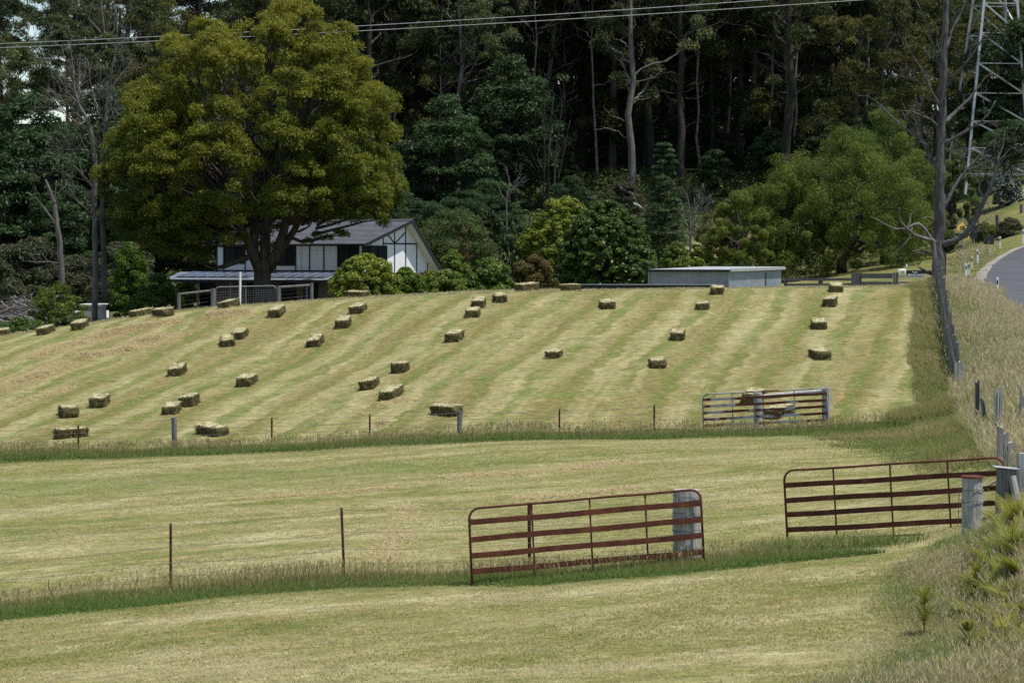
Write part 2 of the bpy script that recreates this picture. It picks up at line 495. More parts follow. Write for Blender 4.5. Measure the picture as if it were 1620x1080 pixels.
def make_ground_mat():
    k = N('meadow_ground'); o = k.obj()
    sx = k.n('ShaderNodeSeparateXYZ'); k.t.links.new(o, sx.inputs[0]); X, Y = sx.outputs[0], sx.outputs[1]
    far = k.attr('far'); verge = k.attr('verge'); forest = k.attr('forest'); lawn = k.attr('lawn')
    dwarp = k.math('ADD', k.math('MULTIPLY', k.math('SUBTRACT', k.noise(o, .11, 3), .5), 1.6), k.math('MULTIPLY', k.math('SUBTRACT', k.noise(o, .9, 4, .65), .5), .9))
    t = k.math('ADD', k.math('SUBTRACT', X, k.math('MULTIPLY', Y, .2)), dwarp)
    comb = k.n('ShaderNodeCombineXYZ', i={0: k.math('MULTIPLY', t, 1.9), 1: k.math('MULTIPLY', Y, .10), 2: 0.0}).outputs[0]
    streak = k.noise(comb, 1.0, 5, .6)
    row = k.math('SINE', k.math('MULTIPLY', t, 2 * math.pi / 1.47))
    row2 = k.math('SINE', k.math('ADD', k.math('MULTIPLY', t, 2 * math.pi / 2.94), 1.3))
    line = k.ramp(row, [(.25, 0), (.95, 1)])
    tan = k.ramp(row, [(.05, 1), (.4, 0)])
    big = k.noise(o, .13, 4, .6); mid = k.noise(o, .8, 5, .65); fine = k.noise(o, 5.0, 5, .7)
    clump = k.noise(k.mapping(o, (2.0, 3.4, 2.0)), 1.6, 5, .7)
    micro = k.noise(o, 22, 3, .7)
    patch = k.math('MULTIPLY', k.ramp(k.noise(comb, .55, 4, .6), [(.36, 0), (.54, 1)]), k.ramp(k.noise(o, .33, 4, .65), [(.30, .15), (.56, 1)]))
    straw, straw2, olive, green, tanc, brown = (.252, .230, .100), (.36, .325, .168), (.150, .155, .046), (.105, .175, .036), (.34, .235, .105), (.165, .132, .040)
    # far paddock: raked rows
    base = k.ramp(k.math('ADD', k.math('MULTIPLY', streak, .55), k.math('MULTIPLY', mid, .45)),
                  [(.36, olive), (.45, (.195, .178, .060)), (.53, straw), (.64, straw2)])
    base = k.mix(k.math('MULTIPLY', k.math('MULTIPLY', tan, k.ramp(k.noise(comb, .8, 4, .6), [(.4, .2), (.62, 1)])), .75), base, straw2)
    rb = k.ramp(k.math('ADD', k.math('MULTIPLY', row2, .20), big), [(.42, 0), (.66, 1)])
    base = k.mix(k.math('MULTIPLY', k.math('MULTIPLY', rb, k.ramp(mid, [(.35, .4), (.6, 1)])), .68), base, brown)
    base = k.mix(k.math('MULTIPLY', k.ramp(k.noise(k.mapping(o, (.45, 1.1, 1)), .8, 5, .7), [(.53, 0), (.68, 1)]), .45), base, green)
    gm = k.math('MULTIPLY', k.math('MULTIPLY', line, patch), .50)
    base = k.mix(gm, base, green)
    base = k.mix(k.math('MULTIPLY', k.ramp(k.noise(comb, 1.3, 3, .5), [(.66, 0), (.74, 1)]), .5), base, tanc)
    # near paddocks: streaks across the slope
    c2 = k.n('ShaderNodeCombineXYZ', i={0: k.math('MULTIPLY', X, .16), 1: k.math('MULTIPLY', k.math('SUBTRACT', Y, k.math('MULTIPLY', X, .10)), .62), 2: 0.0}).outputs[0]
    s2 = k.noise(c2, 1.0, 6, .62); s3 = k.noise(c2, 2.6, 4, .6)
    near = k.ramp(k.math('ADD', k.math('MULTIPLY', s2, .6), k.math('MULTIPLY', mid, .4)),
                  [(.38, (.130, .155, .042)), (.46, (.19, .185, .058)), (.53, (.255, .235, .104)), (.63, straw2)])
    near = k.mix(k.math('MULTIPLY', k.ramp(s3, [(.54, 0), (.68, 1)]), .6), near, (.30, .22, .10))
    near = k.mix(k.math('MULTIPLY', k.ramp(k.noise(c2, 1.7, 6, .68), [(.54, 0), (.66, 1)]), .6), near, (.42, .38, .21))
    near = k.mix(k.math('MULTIPLY', k.ramp(k.noise(c2, 3.1, 5, .68), [(.56, 0), (.68, 1)]), .45), near, (.12, .125, .036))
    near = k.mix(k.math('MULTIPLY', k.attr('green'), .75), near, (.125, .165, .045))
    base = k.mix(1.0, base, (.91, .90, .86), 'MULTIPLY')
    col = k.mix(far, near, base)
    vg = k.ramp(k.math('ADD', k.math('MULTIPLY', mid, .5), k.math('MULTIPLY', big, .5)), [(.38, (.10, .115, .035)), (.55, (.18, .17, .065)), (.7, (.27, .235, .11))])
    col = k.mix(verge, col, vg)
    lw = k.ramp(k.math('ADD', k.math('MULTIPLY', mid, .5), k.math('MULTIPLY', big, .5)), [(.4, (.10, .115, .032)), (.6, (.20, .185, .065))])
    col = k.mix(lawn, col, lw)
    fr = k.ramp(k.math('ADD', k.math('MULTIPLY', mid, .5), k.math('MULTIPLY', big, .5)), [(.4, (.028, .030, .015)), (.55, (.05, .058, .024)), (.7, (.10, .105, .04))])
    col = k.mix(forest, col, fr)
    cl = k.ramp(clump, [(.35, .62), (.5, 1.0), (.68, 1.28)])
    col = k.mix(.8, col, cl, 'MULTIPLY')
    mf = k.ramp(k.math('ADD', k.math('MULTIPLY', fine, .55), k.math('MULTIPLY', micro, .45)), [(.34, .52), (.5, 1.0), (.66, 1.45)])
    col = k.mix(.85, col, mf, 'MULTIPLY')
    h = k.math('ADD', k.math('MULTIPLY', clump, .6), k.math('MULTIPLY', fine, .4))
    return k.done(k.bsdf(col, .95, .1, normal=k.bump(h, .9, .12)))


def make_grass_mat(name, base, tips, transl=.42):
    """blade colour runs from its green base to its dry tip; 'tint' picks the kind of blade"""
    k = N(name)
    h = k.attr('h'); t = k.attr('tint')
    cb = k.ramp(t, base); ct = k.ramp(t, tips)
    c = k.mix(k.ramp(h, [(.15, 0), (.75, 1)]), cb, ct)
    # thin round stems: their shading normal lies between the flat blade's and the sward's
    g = k.n('ShaderNodeNewGeometry').outputs['Normal']
    m1 = k.n('ShaderNodeVectorMath', operation='SCALE', i={'Scale': .55}); k.t.links.new(g, m1.inputs[0])
    m2 = k.n('ShaderNodeVectorMath', operation='ADD', i={1: (0, 0, .75)}); k.t.links.new(m1.outputs[0], m2.inputs[0])
    m3 = k.n('ShaderNodeVectorMath', operation='NORMALIZE'); k.t.links.new(m2.outputs[0], m3.inputs[0])
    b = k.bsdf(c, .7, .15, normal=m3.outputs[0])
    tr = k.n('ShaderNodeBsdfTranslucent'); k.t.links.new(c, tr.inputs[0]); 
    d2 = k.n('ShaderNodeVectorMath', operation='ADD', i={1: (0, 0, -.75)}); k.t.links.new(m1.outputs[0], d2.inputs[0])
    d3 = k.n('ShaderNodeVectorMath', operation='NORMALIZE'); k.t.links.new(d2.outputs[0], d3.inputs[0]); k.t.links.new(d3.outputs[0], tr.inputs['Normal'])
    return k.done(k.n('ShaderNodeMixShader', i={0: transl, 1: b, 2: tr.outputs[0]}).outputs[0])


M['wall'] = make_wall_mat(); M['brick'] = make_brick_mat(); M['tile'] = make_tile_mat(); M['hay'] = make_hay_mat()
M['asphalt'] = make_asphalt(); M['gravel'] = make_gravel(); M['shed'] = make_shed_mat(); M['ground'] = make_ground_mat()
M['pale_gravel'] = make_gravel('pale_gravel', (.40, .39, .38), (.58, .57, .55))
M['stubble'] = make_grass_mat('mown_stubble', [(0, (.17, .22, .05)), (.4, (.23, .225, .072)), (.7, (.34, .295, .13)), (1, (.48, .42, .23))],
                              [(0, (.20, .24, .06)), (.4, (.29, .265, .09)), (.7, (.42, .37, .18)), (1, (.56, .50, .30))])
M['tall_grass'] = make_grass_mat('tall_grass_blades', [(0, (.07, .15, .024)), (.5, (.10, .165, .032)), (1, (.17, .19, .058))],
                                 [(0, (.11, .19, .035)), (.45, (.165, .19, .052)), (.75, (.22, .185, .072)), (1, (.36, .30, .15))])
M['dry_grass'] = make_grass_mat('dry_roadside_grass', [(0, (.095, .165, .032)), (.45, (.17, .185, .06)), (1, (.28, .25, .12))],
                                [(0, (.145, .20, .048)), (.35, (.235, .23, .088)), (.7, (.37, .32, .17)), (1, (.50, .44, .28))])
M['straw'] = make_grass_mat('loose_straw', [(0, (.30, .24, .105)), (1, (.50, .42, .23))], [(0, (.36, .29, .13)), (1, (.60, .51, .31))])

# ---------------------------------------------------------------- sky, sun, camera
SUN_EL, SUN_X, SUN_Y = R(70), .93, -.37
w = bpy.data.worlds.new('World'); scene.world = w; w.use_nodes = True
nt = w.node_tree; bg = nt.nodes['Background']
sky = nt.nodes.new('ShaderNodeTexSky'); sky.sky_type = 'NISHITA'; sky.sun_disc = False
sky.sun_elevation = SUN_EL; sky.sun_rotation = math.atan2(SUN_X, SUN_Y); sky.altitude = 300; sky.dust_density = .3; sky.air_density = 1.1
nt.links.new(sky.outputs[0], bg.inputs[0]); bg.inputs[1].default_value = .11
sd = Vector((SUN_X, SUN_Y, 0)).normalized() * math.cos(SUN_EL) + Vector((0, 0, math.sin(SUN_EL)))
sl = bpy.data.lights.new('sun', 'SUN'); sl.energy = 4.2; sl.angle = R(.53); sl.color = (1, .955, .88)
so = bpy.data.objects.new('sun', sl); COL.objects.link(so); so.rotation_euler = sd.to_track_quat('Z', 'Y').to_euler(); so.location = (0, 0, 80)
cam = bpy.data.cameras.new('camera'); co = bpy.data.objects.new('camera', cam); COL.objects.link(co)
co.location = (0, 0, 0); co.rotation_euler = (R(90), 0, 0)
cam.sensor_width = 36; cam.lens = 36 * F / 1620; cam.shift_y = (YH - 540) / 1620; cam.shift_x = 0
cam.clip_start = .5; cam.clip_end = 3000
scene.camera = co
scene.view_settings.view_transform = 'Standard'; scene.view_settings.look = 'None'
scene.view_settings.exposure = 0.38; scene.view_settings.gamma = 1
scene.render.engine = 'CYCLES'
scene.cycles.max_bounces = 6; scene.cycles.diffuse_bounces = 3; scene.cycles.glossy_bounces = 2; scene.cycles.transmission_bounces = 3
scene.cycles.use_denoising = False

# ---------------------------------------------------------------- field layout
def t_row(X, Y): return X - .2 * Y
def fence_x(Y): return 13.35 + (Y - 80) * .139            # paling fence along the road bank
def near_line(X):
    t = np.clip((X + 3.2) / 4.4, 0, 1); t = t * t * (3 - 2 * t); return 43.0 * (1 - t) + (41.7 + (X - 3) * -.10) * t


def smooth(a, b, x): 
    t = np.clip((x - a) / (b - a), 0, 1); return t * t * (3 - 2 * t)


def corner_e(X, Y): return 3.3 + (Y - 31) * .27 + .5 * vnoise(X, Y, .7, 81) + 1.2 * smooth(40.4, 41.6, Y)


def edge_t(Y): return -4.15 - (Y - 83) * .05 + .10 * np.sin(Y * .33) + .06 * np.sin(Y * .9 + 1)


def axis(*segs):
    out = [segs[0][0]]
    for a, b, st in segs:
        n = max(1, int(round((b - a) / st))); out += list(a + (b - a) * np.arange(1, n + 1) / n)
    return np.array(out)


xs = axis((-900, -300, 60), (-300, -90, 10), (-90, -26, 2), (-26, 26, .3), (26, 60, 1.2), (60, 120, 4), (120, 300, 10), (300, 900, 60))
ys = axis((-80, 10, 6), (10, 26, 1), (26, 125, .36), (125, 260, 1.0), (260, 460, 2.5), (460, 1200, 40))
XX, YY = np.meshgrid(xs, ys)
x_, y_ = XX.ravel(), YY.ravel()
z_ = zg(x_, y_)
farz = smooth(73.2, 74.2, y_ + .3 * vnoise(x_, y_, .8, 2)) * (1 - smooth(112, 120, y_))
tt = t_row(x_, y_)
side = smooth(0, .35, tt - edge_t(y_))
verge = np.maximum(farz * side, smooth(112, 116, y_ + 1.5 * vnoise(x_, y_, .3, 4)) * (1 - smooth(125, 140, y_)))
verge = np.maximum(verge, smooth(8.3, 9.6, x_ + (y_ - 58) * .05) * (1 - smooth(73.6, 74.4, y_)) * smooth(50, 54, y_))
verge = np.maximum(verge, smooth(-.6, .6, x_ - fence_x(y_)))
verge = np.maximum(verge, smooth(-.6, 1.6, x_ - corner_e(x_, y_)) * (1 - smooth(45, 47, y_)))
d1 = np.abs(y_ - near_line(x_) + .6); verge = np.maximum(verge, (1 - smooth(.5, 1.4, d1)) * (1 - smooth(2.6, 5.4, x_)))
d2 = np.abs(y_ - 72.8); verge = np.maximum(verge, (1 - smooth(1.2, 1.8, d2)))
lawn = smooth(150, 165, y_) * (1 - smooth(228, 250, y_)) * smooth(16, 22, x_) + smooth(185, 200, y_) * smooth(30, 36, x_) * (1 - smooth(262, 275, y_))
lawn = np.clip(lawn, 0, 1)
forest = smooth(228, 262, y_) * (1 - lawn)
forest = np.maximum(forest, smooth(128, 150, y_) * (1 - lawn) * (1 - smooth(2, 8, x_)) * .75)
green = np.exp(-((y_ - 64.5 + .03 * x_) / 2.6) ** 2) * smooth(3, -3, x_) * .8 + np.exp(-((y_ - 69.5) / 1.8) ** 2) * smooth(1, 6, x_) * .7
green = np.clip(green + .45 * np.exp(-(((x_ - 5) / 2.0) ** 2 + ((y_ - 42.3) / 1.0) ** 2)), 0, 1)
z_ = z_ - np.where(y_ > 1150, 0, 0)
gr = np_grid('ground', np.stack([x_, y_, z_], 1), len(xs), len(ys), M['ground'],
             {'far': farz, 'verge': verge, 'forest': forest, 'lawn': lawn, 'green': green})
tag(gr, kind='structure')

# ---------------------------------------------------------------- grass (uncountable)
def blades(name, X, Y, hgt, wid, lean, tint, mat, head=None, label=None, dz=0.0):
    n = len(X)
    Z = zg(X, Y) - .015 + dz
    az = rng.uniform(0, 2 * np.pi, n); la = rng.uniform(0, 2 * np.pi, n)
    sx, sy = np.cos(az), np.sin(az)
    lx, ly = np.cos(la) * lean * hgt, np.sin(la) * lean * hgt
    if head is None: lev = ((0, 1.0, 0.0), (.55, .75, .35), (1.0, .12, 1.0))
    else: lev = ((0, .5, 0.0), (.72, .35, .5), (.84, head, .72), (1.0, .25, 1.0))
    pts = []
    for (hh, ww, ll) in lev:
        cx, cy, cz = X + lx * ll, Y + ly * ll, Z + hgt * hh * (1 - .35 * np.minimum(lean, 1) * ll)
        a = np.stack([cx - sx * wid * ww / 2, cy - sy * wid * ww / 2, cz], 1); b = np.stack([cx + sx * wid * ww / 2, cy + sy * wid * ww / 2, cz], 1)
        pts.append((a, b, hh))
    V, H, T = [], [], []
    for (a, b, h0), (c, d, h1) in zip(pts[:-1], pts[1:]):
        V.append(np.stack([a, b, d, c], 1)); H.append(np.tile([h0, h0, h1, h1], (n, 1))); T.append(np.repeat(tint[:, None], 4, 1))
    o = np_quads(name, np.concatenate(V).reshape(-1, 3), mat, {'h': np.concatenate(H), 'tint': np.concatenate(T)})
    return tag(o, label, None, None, 'stuff')


def scatter(n, x0, x1, y0, y1, prob=None):
    X = rng.uniform(x0, x1, n); Y = rng.uniform(y0, y1, n)
    vis = np.abs(X / Y * F) < 900
    X, Y = X[vis], Y[vis]
    if prob is not None:
        kp = rng.uniform(0, 1, len(X)) < prob(X, Y); X, Y = X[kp], Y[kp]
    return X, Y


def U(a, b, n): return rng.uniform(a, b, n)


def tintn(X, Y, s, lo, hi, seed=0, j=.25):
    v = .5 + .5 * (.6 * vnoise(X, Y, s, seed) + .4 * vnoise(X, Y, s * 3.1, seed + 1))
    return np.clip(lo + (hi - lo) * v + rng.normal(0, j, len(X)), 0, 1)


# mown stubble of the two near paddocks and of the hay field
def p_open(X, Y):
    a = np.abs(Y - near_line(X) + .6); ok = ((a > 1.0) | (X > 3.8)) & (X < 8.2) & (X < corner_e(X, Y) + 1.0 + 9 * (Y > 44)) & ~((X > 8.3) & (Y > 52))
    return ok * (.55 + .45 * vnoise(X, Y, .9, 12))


X, Y = scatter(430000, -10, 9, 28.5, 44, p_open)
aniso = vnoise(X * .25, Y * 1.3, 1.0, 21)
blades('stubble', X, Y, U(.03, .085, len(X)), U(.006, .013, len(X)), U(.5, 1.5, len(X)), np.clip(.58 + .42 * aniso + .2 * vnoise(X * .5, Y, 1.7, 6) + rng.normal(0, .2, len(X)), 0, 1), M['stubble'], label='short mown grass of the near paddocks')
X, Y = scatter(260000, -14, 12, 43, 73, p_open)
aniso = vnoise(X * .2, Y * 1.0, 1.0, 22)
gtint = .3 * np.exp(-((Y - 64.5) / 2.6) ** 2)
blades('stubble', X, Y, U(.03, .08, len(X)), U(.010, .018, len(X)), U(.5, 1.5, len(X)), np.clip(.61 - gtint + .4 * aniso + .15 * vnoise(X * .3, Y, 2.1, 16) + rng.normal(0, .18, len(X)), 0, 1), M['stubble'], label='short mown grass between the two wire fences')

# tall grass left standing along the wire fences
def p_near(X, Y):
    d = Y - near_line(X) + .55
    lim = (1.0 + .3 * vnoise(X, Y * 0, .8, 31)) * np.clip((6.0 - X + .4 * vnoise(X, Y, 1.1, 32)) / 3.2, 0, 1) + 1e-3
    return (np.abs(d) < lim) * np.clip(1.5 - 1.5 * np.abs(d) / lim, 0, 1)


X, Y = scatter(340000, -10, 6.2, 40, 44.4, p_near)
d = Y - near_line(X) + .55
hh = np.clip(.13 + .06 * d + .04 * vnoise(X, Y, 1.3, 7), .05, .3) * U(.5, 1.25, len(X)) * np.clip(1.5 - .9 * np.abs(d), .35, 1)
blades('tall_grass', X, Y, hh, U(.007, .014, len(X)), U(.15, .6, len(X)), np.clip(.24 + .24 * d + .25 * vnoise(X, Y, .7, 9) + rng.normal(0, .22, len(X)), 0, 1), M['tall_grass'], label='tall green grass left along the near wire fence')
kp = rng.uniform(0, 1, len(X)) < .13 * np.clip(1 + d, 0, 1.3) * (.7 + .5 * vnoise(X, Y, .8, 4))
X, Y, d = X[kp], Y[kp], d[kp]
blades('seeding_grass', X, Y, (.30 + .10 * vnoise(X, Y, .9, 8)) * U(.6, 1.3, len(X)), U(.005, .010, len(X)), U(.05, .4, len(X)), U(.55, 1, len(X)), M['tall_grass'], 1.6, 'brown seed heads standing along the near wire fence')


def p_far(X, Y):
    lim = 1.25 + .35 * vnoise(X, Y * 0, .6, 41)
    return np.clip(1.6 - 1.5 * np.abs(Y - 72.75) / lim, 0, 1) * (X < 10.5)


X, Y = scatter(150000, -16, 11, 70.8, 74.8, p_far)
d = (Y - 72.75)
blades('tall_grass', X, Y, np.clip(.15 + .04 * d + .06 * vnoise(X, Y, .5, 7), .05, .3) * U(.5, 1.25, len(X)) * np.clip(1.5 - .7 * np.abs(d), .35, 1), U(.012, .022, len(X)), U(.15, .6, len(X)), np.clip(.3 + .2 * d + .12 * vnoise(X, Y, .4, 2) + rng.normal(0, .22, len(X)), 0, 1), M['tall_grass'], label='tall grass left along the far wire fence')
kp = rng.uniform(0, 1, len(X)) < .10
X, Y = X[kp], Y[kp]
blades('seeding_grass', X, Y, (.36 + .1 * vnoise(X, Y, .5, 8)) * U(.7, 1.2, len(X)), U(.010, .016, len(X)), U(.05, .4, len(X)), U(.55, .95, len(X)), M['tall_grass'], 1.6, 'brown seed heads standing along the far wire fence')


# uncut verge beside the paling fence
def p_verge(X, Y):
    a = (t_row(X, Y) > edge_t(Y) + rng.normal(0, .06, len(X))) & (Y > 73) & (X < fence_x(Y) + .2)
    b = (Y <= 74.5) & (X > 8.6 + .35 * vnoise(X, Y, 1.6, 3) + rng.normal(0, .3, len(X)) - (Y - 58) * .04) & (X < fence_x(Y) + .5) & (Y > 50)
    return (a | b) * (.75 + .25 * vnoise(X, Y, 1.1, 5))


X, Y = scatter(520000, 7.5, 18.5, 50, 113, p_verge)
hgt = (.24 + .10 * vnoise(X, Y, .35, 51) + .06 * vnoise(X, Y, 1.2, 52)) * U(.55, 1.25, len(X)) * np.clip((t_row(X, Y) - edge_t(Y)) / .5 + .5, .5, 1)
blades('tall_grass', X, Y, hgt, U(.009, .018, len(X)), U(.2, .9, len(X)), tintn(X, Y, .22, .25, 1.05, 60, .2), M['tall_grass'], label='uncut grass strip between the hay field and the paling fence')


# dry grass of the road bank
def p_bank(X, Y):
    road_l = 24.9 + np.clip(Y - 129, 0, 60) * .19
    return (X > fence_x(Y) - .2) & (X < road_l - 1.0)


X, Y = scatter(560000, 8, 26, 45, 142, p_bank)
gv = vnoise(X, Y, .18, 71)
blades('dry_grass', X, Y, (.42 + .14 * vnoise(X, Y, .4, 72)) * U(.4, 1.2, len(X)), U(.009, .018, len(X)), U(.15, .8, len(X)), np.clip(.48 + .33 * gv + .22 * vnoise(X, Y, .8, 73) + rng.normal(0, .17, len(X)), 0, 1), M['dry_grass'], label='long dry grass on the bank below the road')
kp = rng.uniform(0, 1, len(X)) < .22
X, Y = X[kp], Y[kp]
blades('seeding_grass', X, Y, .52 * U(.7, 1.25, len(X)), U(.008, .014, len(X)), U(.1, .5, len(X)), U(.6, 1, len(X)), M['dry_grass'], 1.5, 'pale seed heads on the bank below the road')


# rough grass of the near right corner
def p_corner(X, Y):
    return np.clip((X - corner_e(X, Y)) / 2.2, 0, 1) ** 1.3 * (X < 11)


X, Y = scatter(900000, 2.5, 9.5, 27.5, 47, p_corner)
hgt = (.09 + .06 * vnoise(X, Y, .8, 82) + .045 * np.clip(X - corner_e(X, Y), 0, 3)) * U(.4, 1.3, len(X))
blades('rough_grass', X, Y, hgt, U(.004, .010, len(X)), U(.3, 1.2, len(X)), tintn(X, Y, .45, -.25, .85, 83, .18), M['dry_grass'], label='rough grass in the near right corner')
kp = rng.uniform(0, 1, len(X)) < .09 * (1 + vnoise(X, Y, .6, 13))
X, Y = X[kp], Y[kp]
blades('seeding_grass', X, Y, (.15 + .075 * np.clip(X - corner_e(X, Y), 0, 3)) * U(.6, 1.35, len(X)), U(.004, .008, len(X)), U(.1, .5, len(X)), U(.45, .95, len(X)), M['dry_grass'], 1.6, 'seed heads in the near right corner')
# green tuft between the two near gates
X, Y = scatter(24000, 3.6, 6.6, 41.2, 43.2, lambda X, Y: np.exp(-((X - 5.0) / .9) ** 2 - ((Y - 42.2 + .15 * (X - 5)) / .38) ** 2))
blades('green_grass', X, Y, U(.08, .26, len(X)), U(.008, .014, len(X)), U(.2, .8, len(X)), U(0, .55, len(X)), M['tall_grass'], label='fresh green grass between the two rusty gates')
# dark tussocks beside the far gate
X, Y = scatter(60000, 10.3, 13, 70, 75, lambda X, Y: np.exp(-((X - 11.4) / .8) ** 2 - ((Y - 73.2) / .8) ** 2))
blades('tussock_grass', X, Y, U(.2, .6, len(X)), U(.012, .02, len(X)), U(.2, .8, len(X)), U(.3, .9, len(X)), M['tall_grass'], label='dark tussock right of the far gate')
# grass along the brow, the lawn edge and the slope by the road
X, Y = scatter(40000, -32, 20, 107, 122)
blades('brow_grass', X, Y, U(.02, .10, len(X)), U(.02, .035, len(X)), U(.2, .8, len(X)), U(.3, 1, len(X)), M['dry_grass'], label='thin grass along the brow of the field')
X, Y = scatter(160000, 26, 60, 142, 262, lambda X, Y: (np.abs(X - (24.9 + (Y - 129) * .19) - 2.6) > 4.2) & (X / Y * F > 690 + 60 * vnoise(X, Y, .2, 8)))
rl = np.clip((X - (24.9 + (Y - 129) * .19)) * -.2, .25, 1)
blades('slope_grass', X, Y, U(.12, .4, len(X)) * rl, U(.03, .06, len(X)), U(.2, .8, len(X)), tintn(X, Y, .1, .2, .8, 91, .2), M['dry_grass'], label='green and dry grass on the slope around the road bend')


# loose hay: windrows on the left and scattered heaps
def straw(name, X, Y, hz, label, ls=1.0):
    n = len(X); Z = zg(X, Y) + hz
    az = rng.uniform(0, 2 * np.pi, n); el = rng.normal(0, .35, n); L = U(.08, .28, n) * ls; wv = U(.006, .014, n) * ls
    dx, dy, dz = np.cos(az) * np.cos(el) * L, np.sin(az) * np.cos(el) * L, np.sin(el) * L
    px, py = -np.sin(az) * wv, np.cos(az) * wv
    c = np.stack([X, Y, Z], 1); dd = np.stack([dx, dy, dz], 1) / 2; pp = np.stack([px, py, wv * .6], 1) / 2
    V = np.stack([c - dd - pp, c - dd + pp, c + dd + pp, c + dd - pp], 1)
    tn = np.repeat(U(0, 1, n)[:, None], 4, 1)
    return tag(np_quads(name, V.reshape(-1, 3), M['straw'], {'h': np.tile([.2, .2, .9, .9], (n, 1)), 'tint': tn}), label, None, None, 'stuff')


def windrow(pts, n, wid, hgt, label):
    a = [at(*p) for p in pts]; xs_, ys_, hs_ = [], [], []
    for p, q in zip(a[:-1], a[1:]):
        m = n // (len(a) - 1); t = U(0, 1, m); lat = rng.normal(0, wid, m)
        dxy = Vector((q.x - p.x, q.y - p.y)).normalized()
        X = p.x + (q.x - p.x) * t - dxy.y * lat; Y = p.y + (q.y - p.y) * t + dxy.x * lat
        keep = U(0, 1, m) < np.clip(.62 + .75 * vnoise(X, Y, .45, 17) + .3 * vnoise(X, Y, 1.6, 18), .03, 1); X, Y, lat = X[keep], Y[keep], lat[keep]
        hmax = hgt * np.exp(-(lat / wid) ** 2 / 1.2) * np.clip(.65 + .6 * vnoise(X, Y, .9, 19), .15, 1.3)
        xs_.append(X); ys_.append(Y); hs_.append(hmax * U(.1, 1, len(X)))
    return straw('loose_hay', np.concatenate(xs_), np.concatenate(ys_), np.concatenate(hs_), label)


windrow([(-40, 622), (60, 594), (130, 565), (190, 556), (235, 538), (262, 528)], 26000, .42, .22, 'raked row of loose hay on the left of the field')
windrow([(-30, 596), (40, 572), (90, 552), (140, 538), (200, 520), (290, 506)], 20000, .38, .16, 'thin raked row of loose hay near the left edge')
windrow([(-20, 655), (50, 632), (110, 612)], 5000, .35, .07, 'thin scatter of hay low on the left of the field')
windrow([(330, 500), (395, 492)], 5000, .5, .22, 'loose hay spilt below the bale by the pale yard gate')
windrow([(595, 671), (612, 670)], 1600, .25, .2, 'small heap of loose hay by the far wire fence')
windrow([(640, 690 - 60), (560, 655)], 2000, .5, .04, 'thin scatter of hay in the middle of the field')

# thin hay left on the near paddocks
windrow([(400, 788), (520, 781), (640, 770)], 2600, .22, .05, 'thin line of hay across the middle paddock')
windrow([(700, 757), (800, 747), (900, 742), (985, 730)], 5200, .35, .07, 'scattered hay high on the middle paddock')
windrow([(815, 790), (930, 782), (1010, 770)], 3000, .3, .06, 'scattered hay behind the leaning gate')
windrow([(645, 798), (628, 840), (610, 892)], 3000, .22, .015, 'pale flattened track in the middle paddock')
windrow([(1150, 720), (1240, 716), (1320, 712)], 2600, .4, .05, 'scattered hay below the far gate')
X, Y = scatter(70000, -9.5, 6.2, 28.5, 72, lambda X, Y: np.clip(.25 + .9 * vnoise(X * .35, Y, .9, 61), .02, 1) * (X < corner_e(X, Y) + 2))
straw('loose_hay', X, Y, U(.005, .035, len(X)), 'loose straws scattered over the near paddocks', .42)
X, Y = scatter(30000, -15, 15, 76, 106, lambda X, Y: np.clip(.2 + vnoise(t_row(X, Y) * 1.2, Y * .25, 1.0, 62), .0, 1) * (t_row(X, Y) < edge_t(Y)))
straw('loose_hay', X, Y, U(.005, .05, len(X)), 'loose straws scattered along the rows of the hay field', .8)
# ---------------------------------------------------------------- gates
def gate(name, label, bl, br, up, slats, uprights, mat, slat_mat, slat_h=.085, tube=.019, group=None):
    bl, br, up = Vector(bl), Vector(br), Vector(up)
    d = br - bl; dn = d.normalized()
    t = thing(name, label, 'gate', bl, 0, group)
    fwd = Vector((0, -1, 0))
    fr = MB(bl); r = .16
    tl, tr = bl + up, br + up
    un = up.normalized()
    pts = [bl]
    pts += [tl - un * r] + [tl - un * r * (1 - math.sin(a)) + dn * r * (1 - math.cos(a)) for a in (.4, .8, 1.2)] + [tl + dn * r]
    nseg = 5
    for q in range(1, nseg): pts.append(tl + dn * r + (tr - tl - dn * 2 * r) * q / nseg + un * random.uniform(-.006, .006))
    pts += [tr - dn * r] + [tr - dn * r * (1 - math.sin(a)) - un * r * (1 - math.cos(a)) for a in (.4, .8, 1.2)] + [tr - un * r, br]
    fr.tube(pts, tube, 8); fr.build('frame', mat, t, smooth=True)
    bt = MB(bl); bt.tube([bl + d * q / 6 + un * random.uniform(-.008, .008) for q in range(7)], tube * .85, 8); bt.build('bottom_rail', mat, t, smooth=True)
    for f in slats:
        s_ = MB(bl); off = fwd * .012
        n = 6; last = None
        for q in range(n):
            a = bl + up * f + d * (q / n) + off + un * (.006 * math.sin(q * 1.7 + f * 9)); b = bl + up * f + d * ((q + 1) / n) + off + un * (.006 * math.sin((q + 1) * 1.7 + f * 9))
            if q == 0: a += dn * .01
            s_.beam(a, b, .014, slat_h, up=un)
        s_.build('slat', slat_mat, t)
    for f in uprights:
        s_ = MB(bl); a = bl + d * f + fwd * -.012; s_.tube([a, a + up * .5, a + up], tube * .75, 6); s_.build('upright', mat, t, smooth=True)
    return t


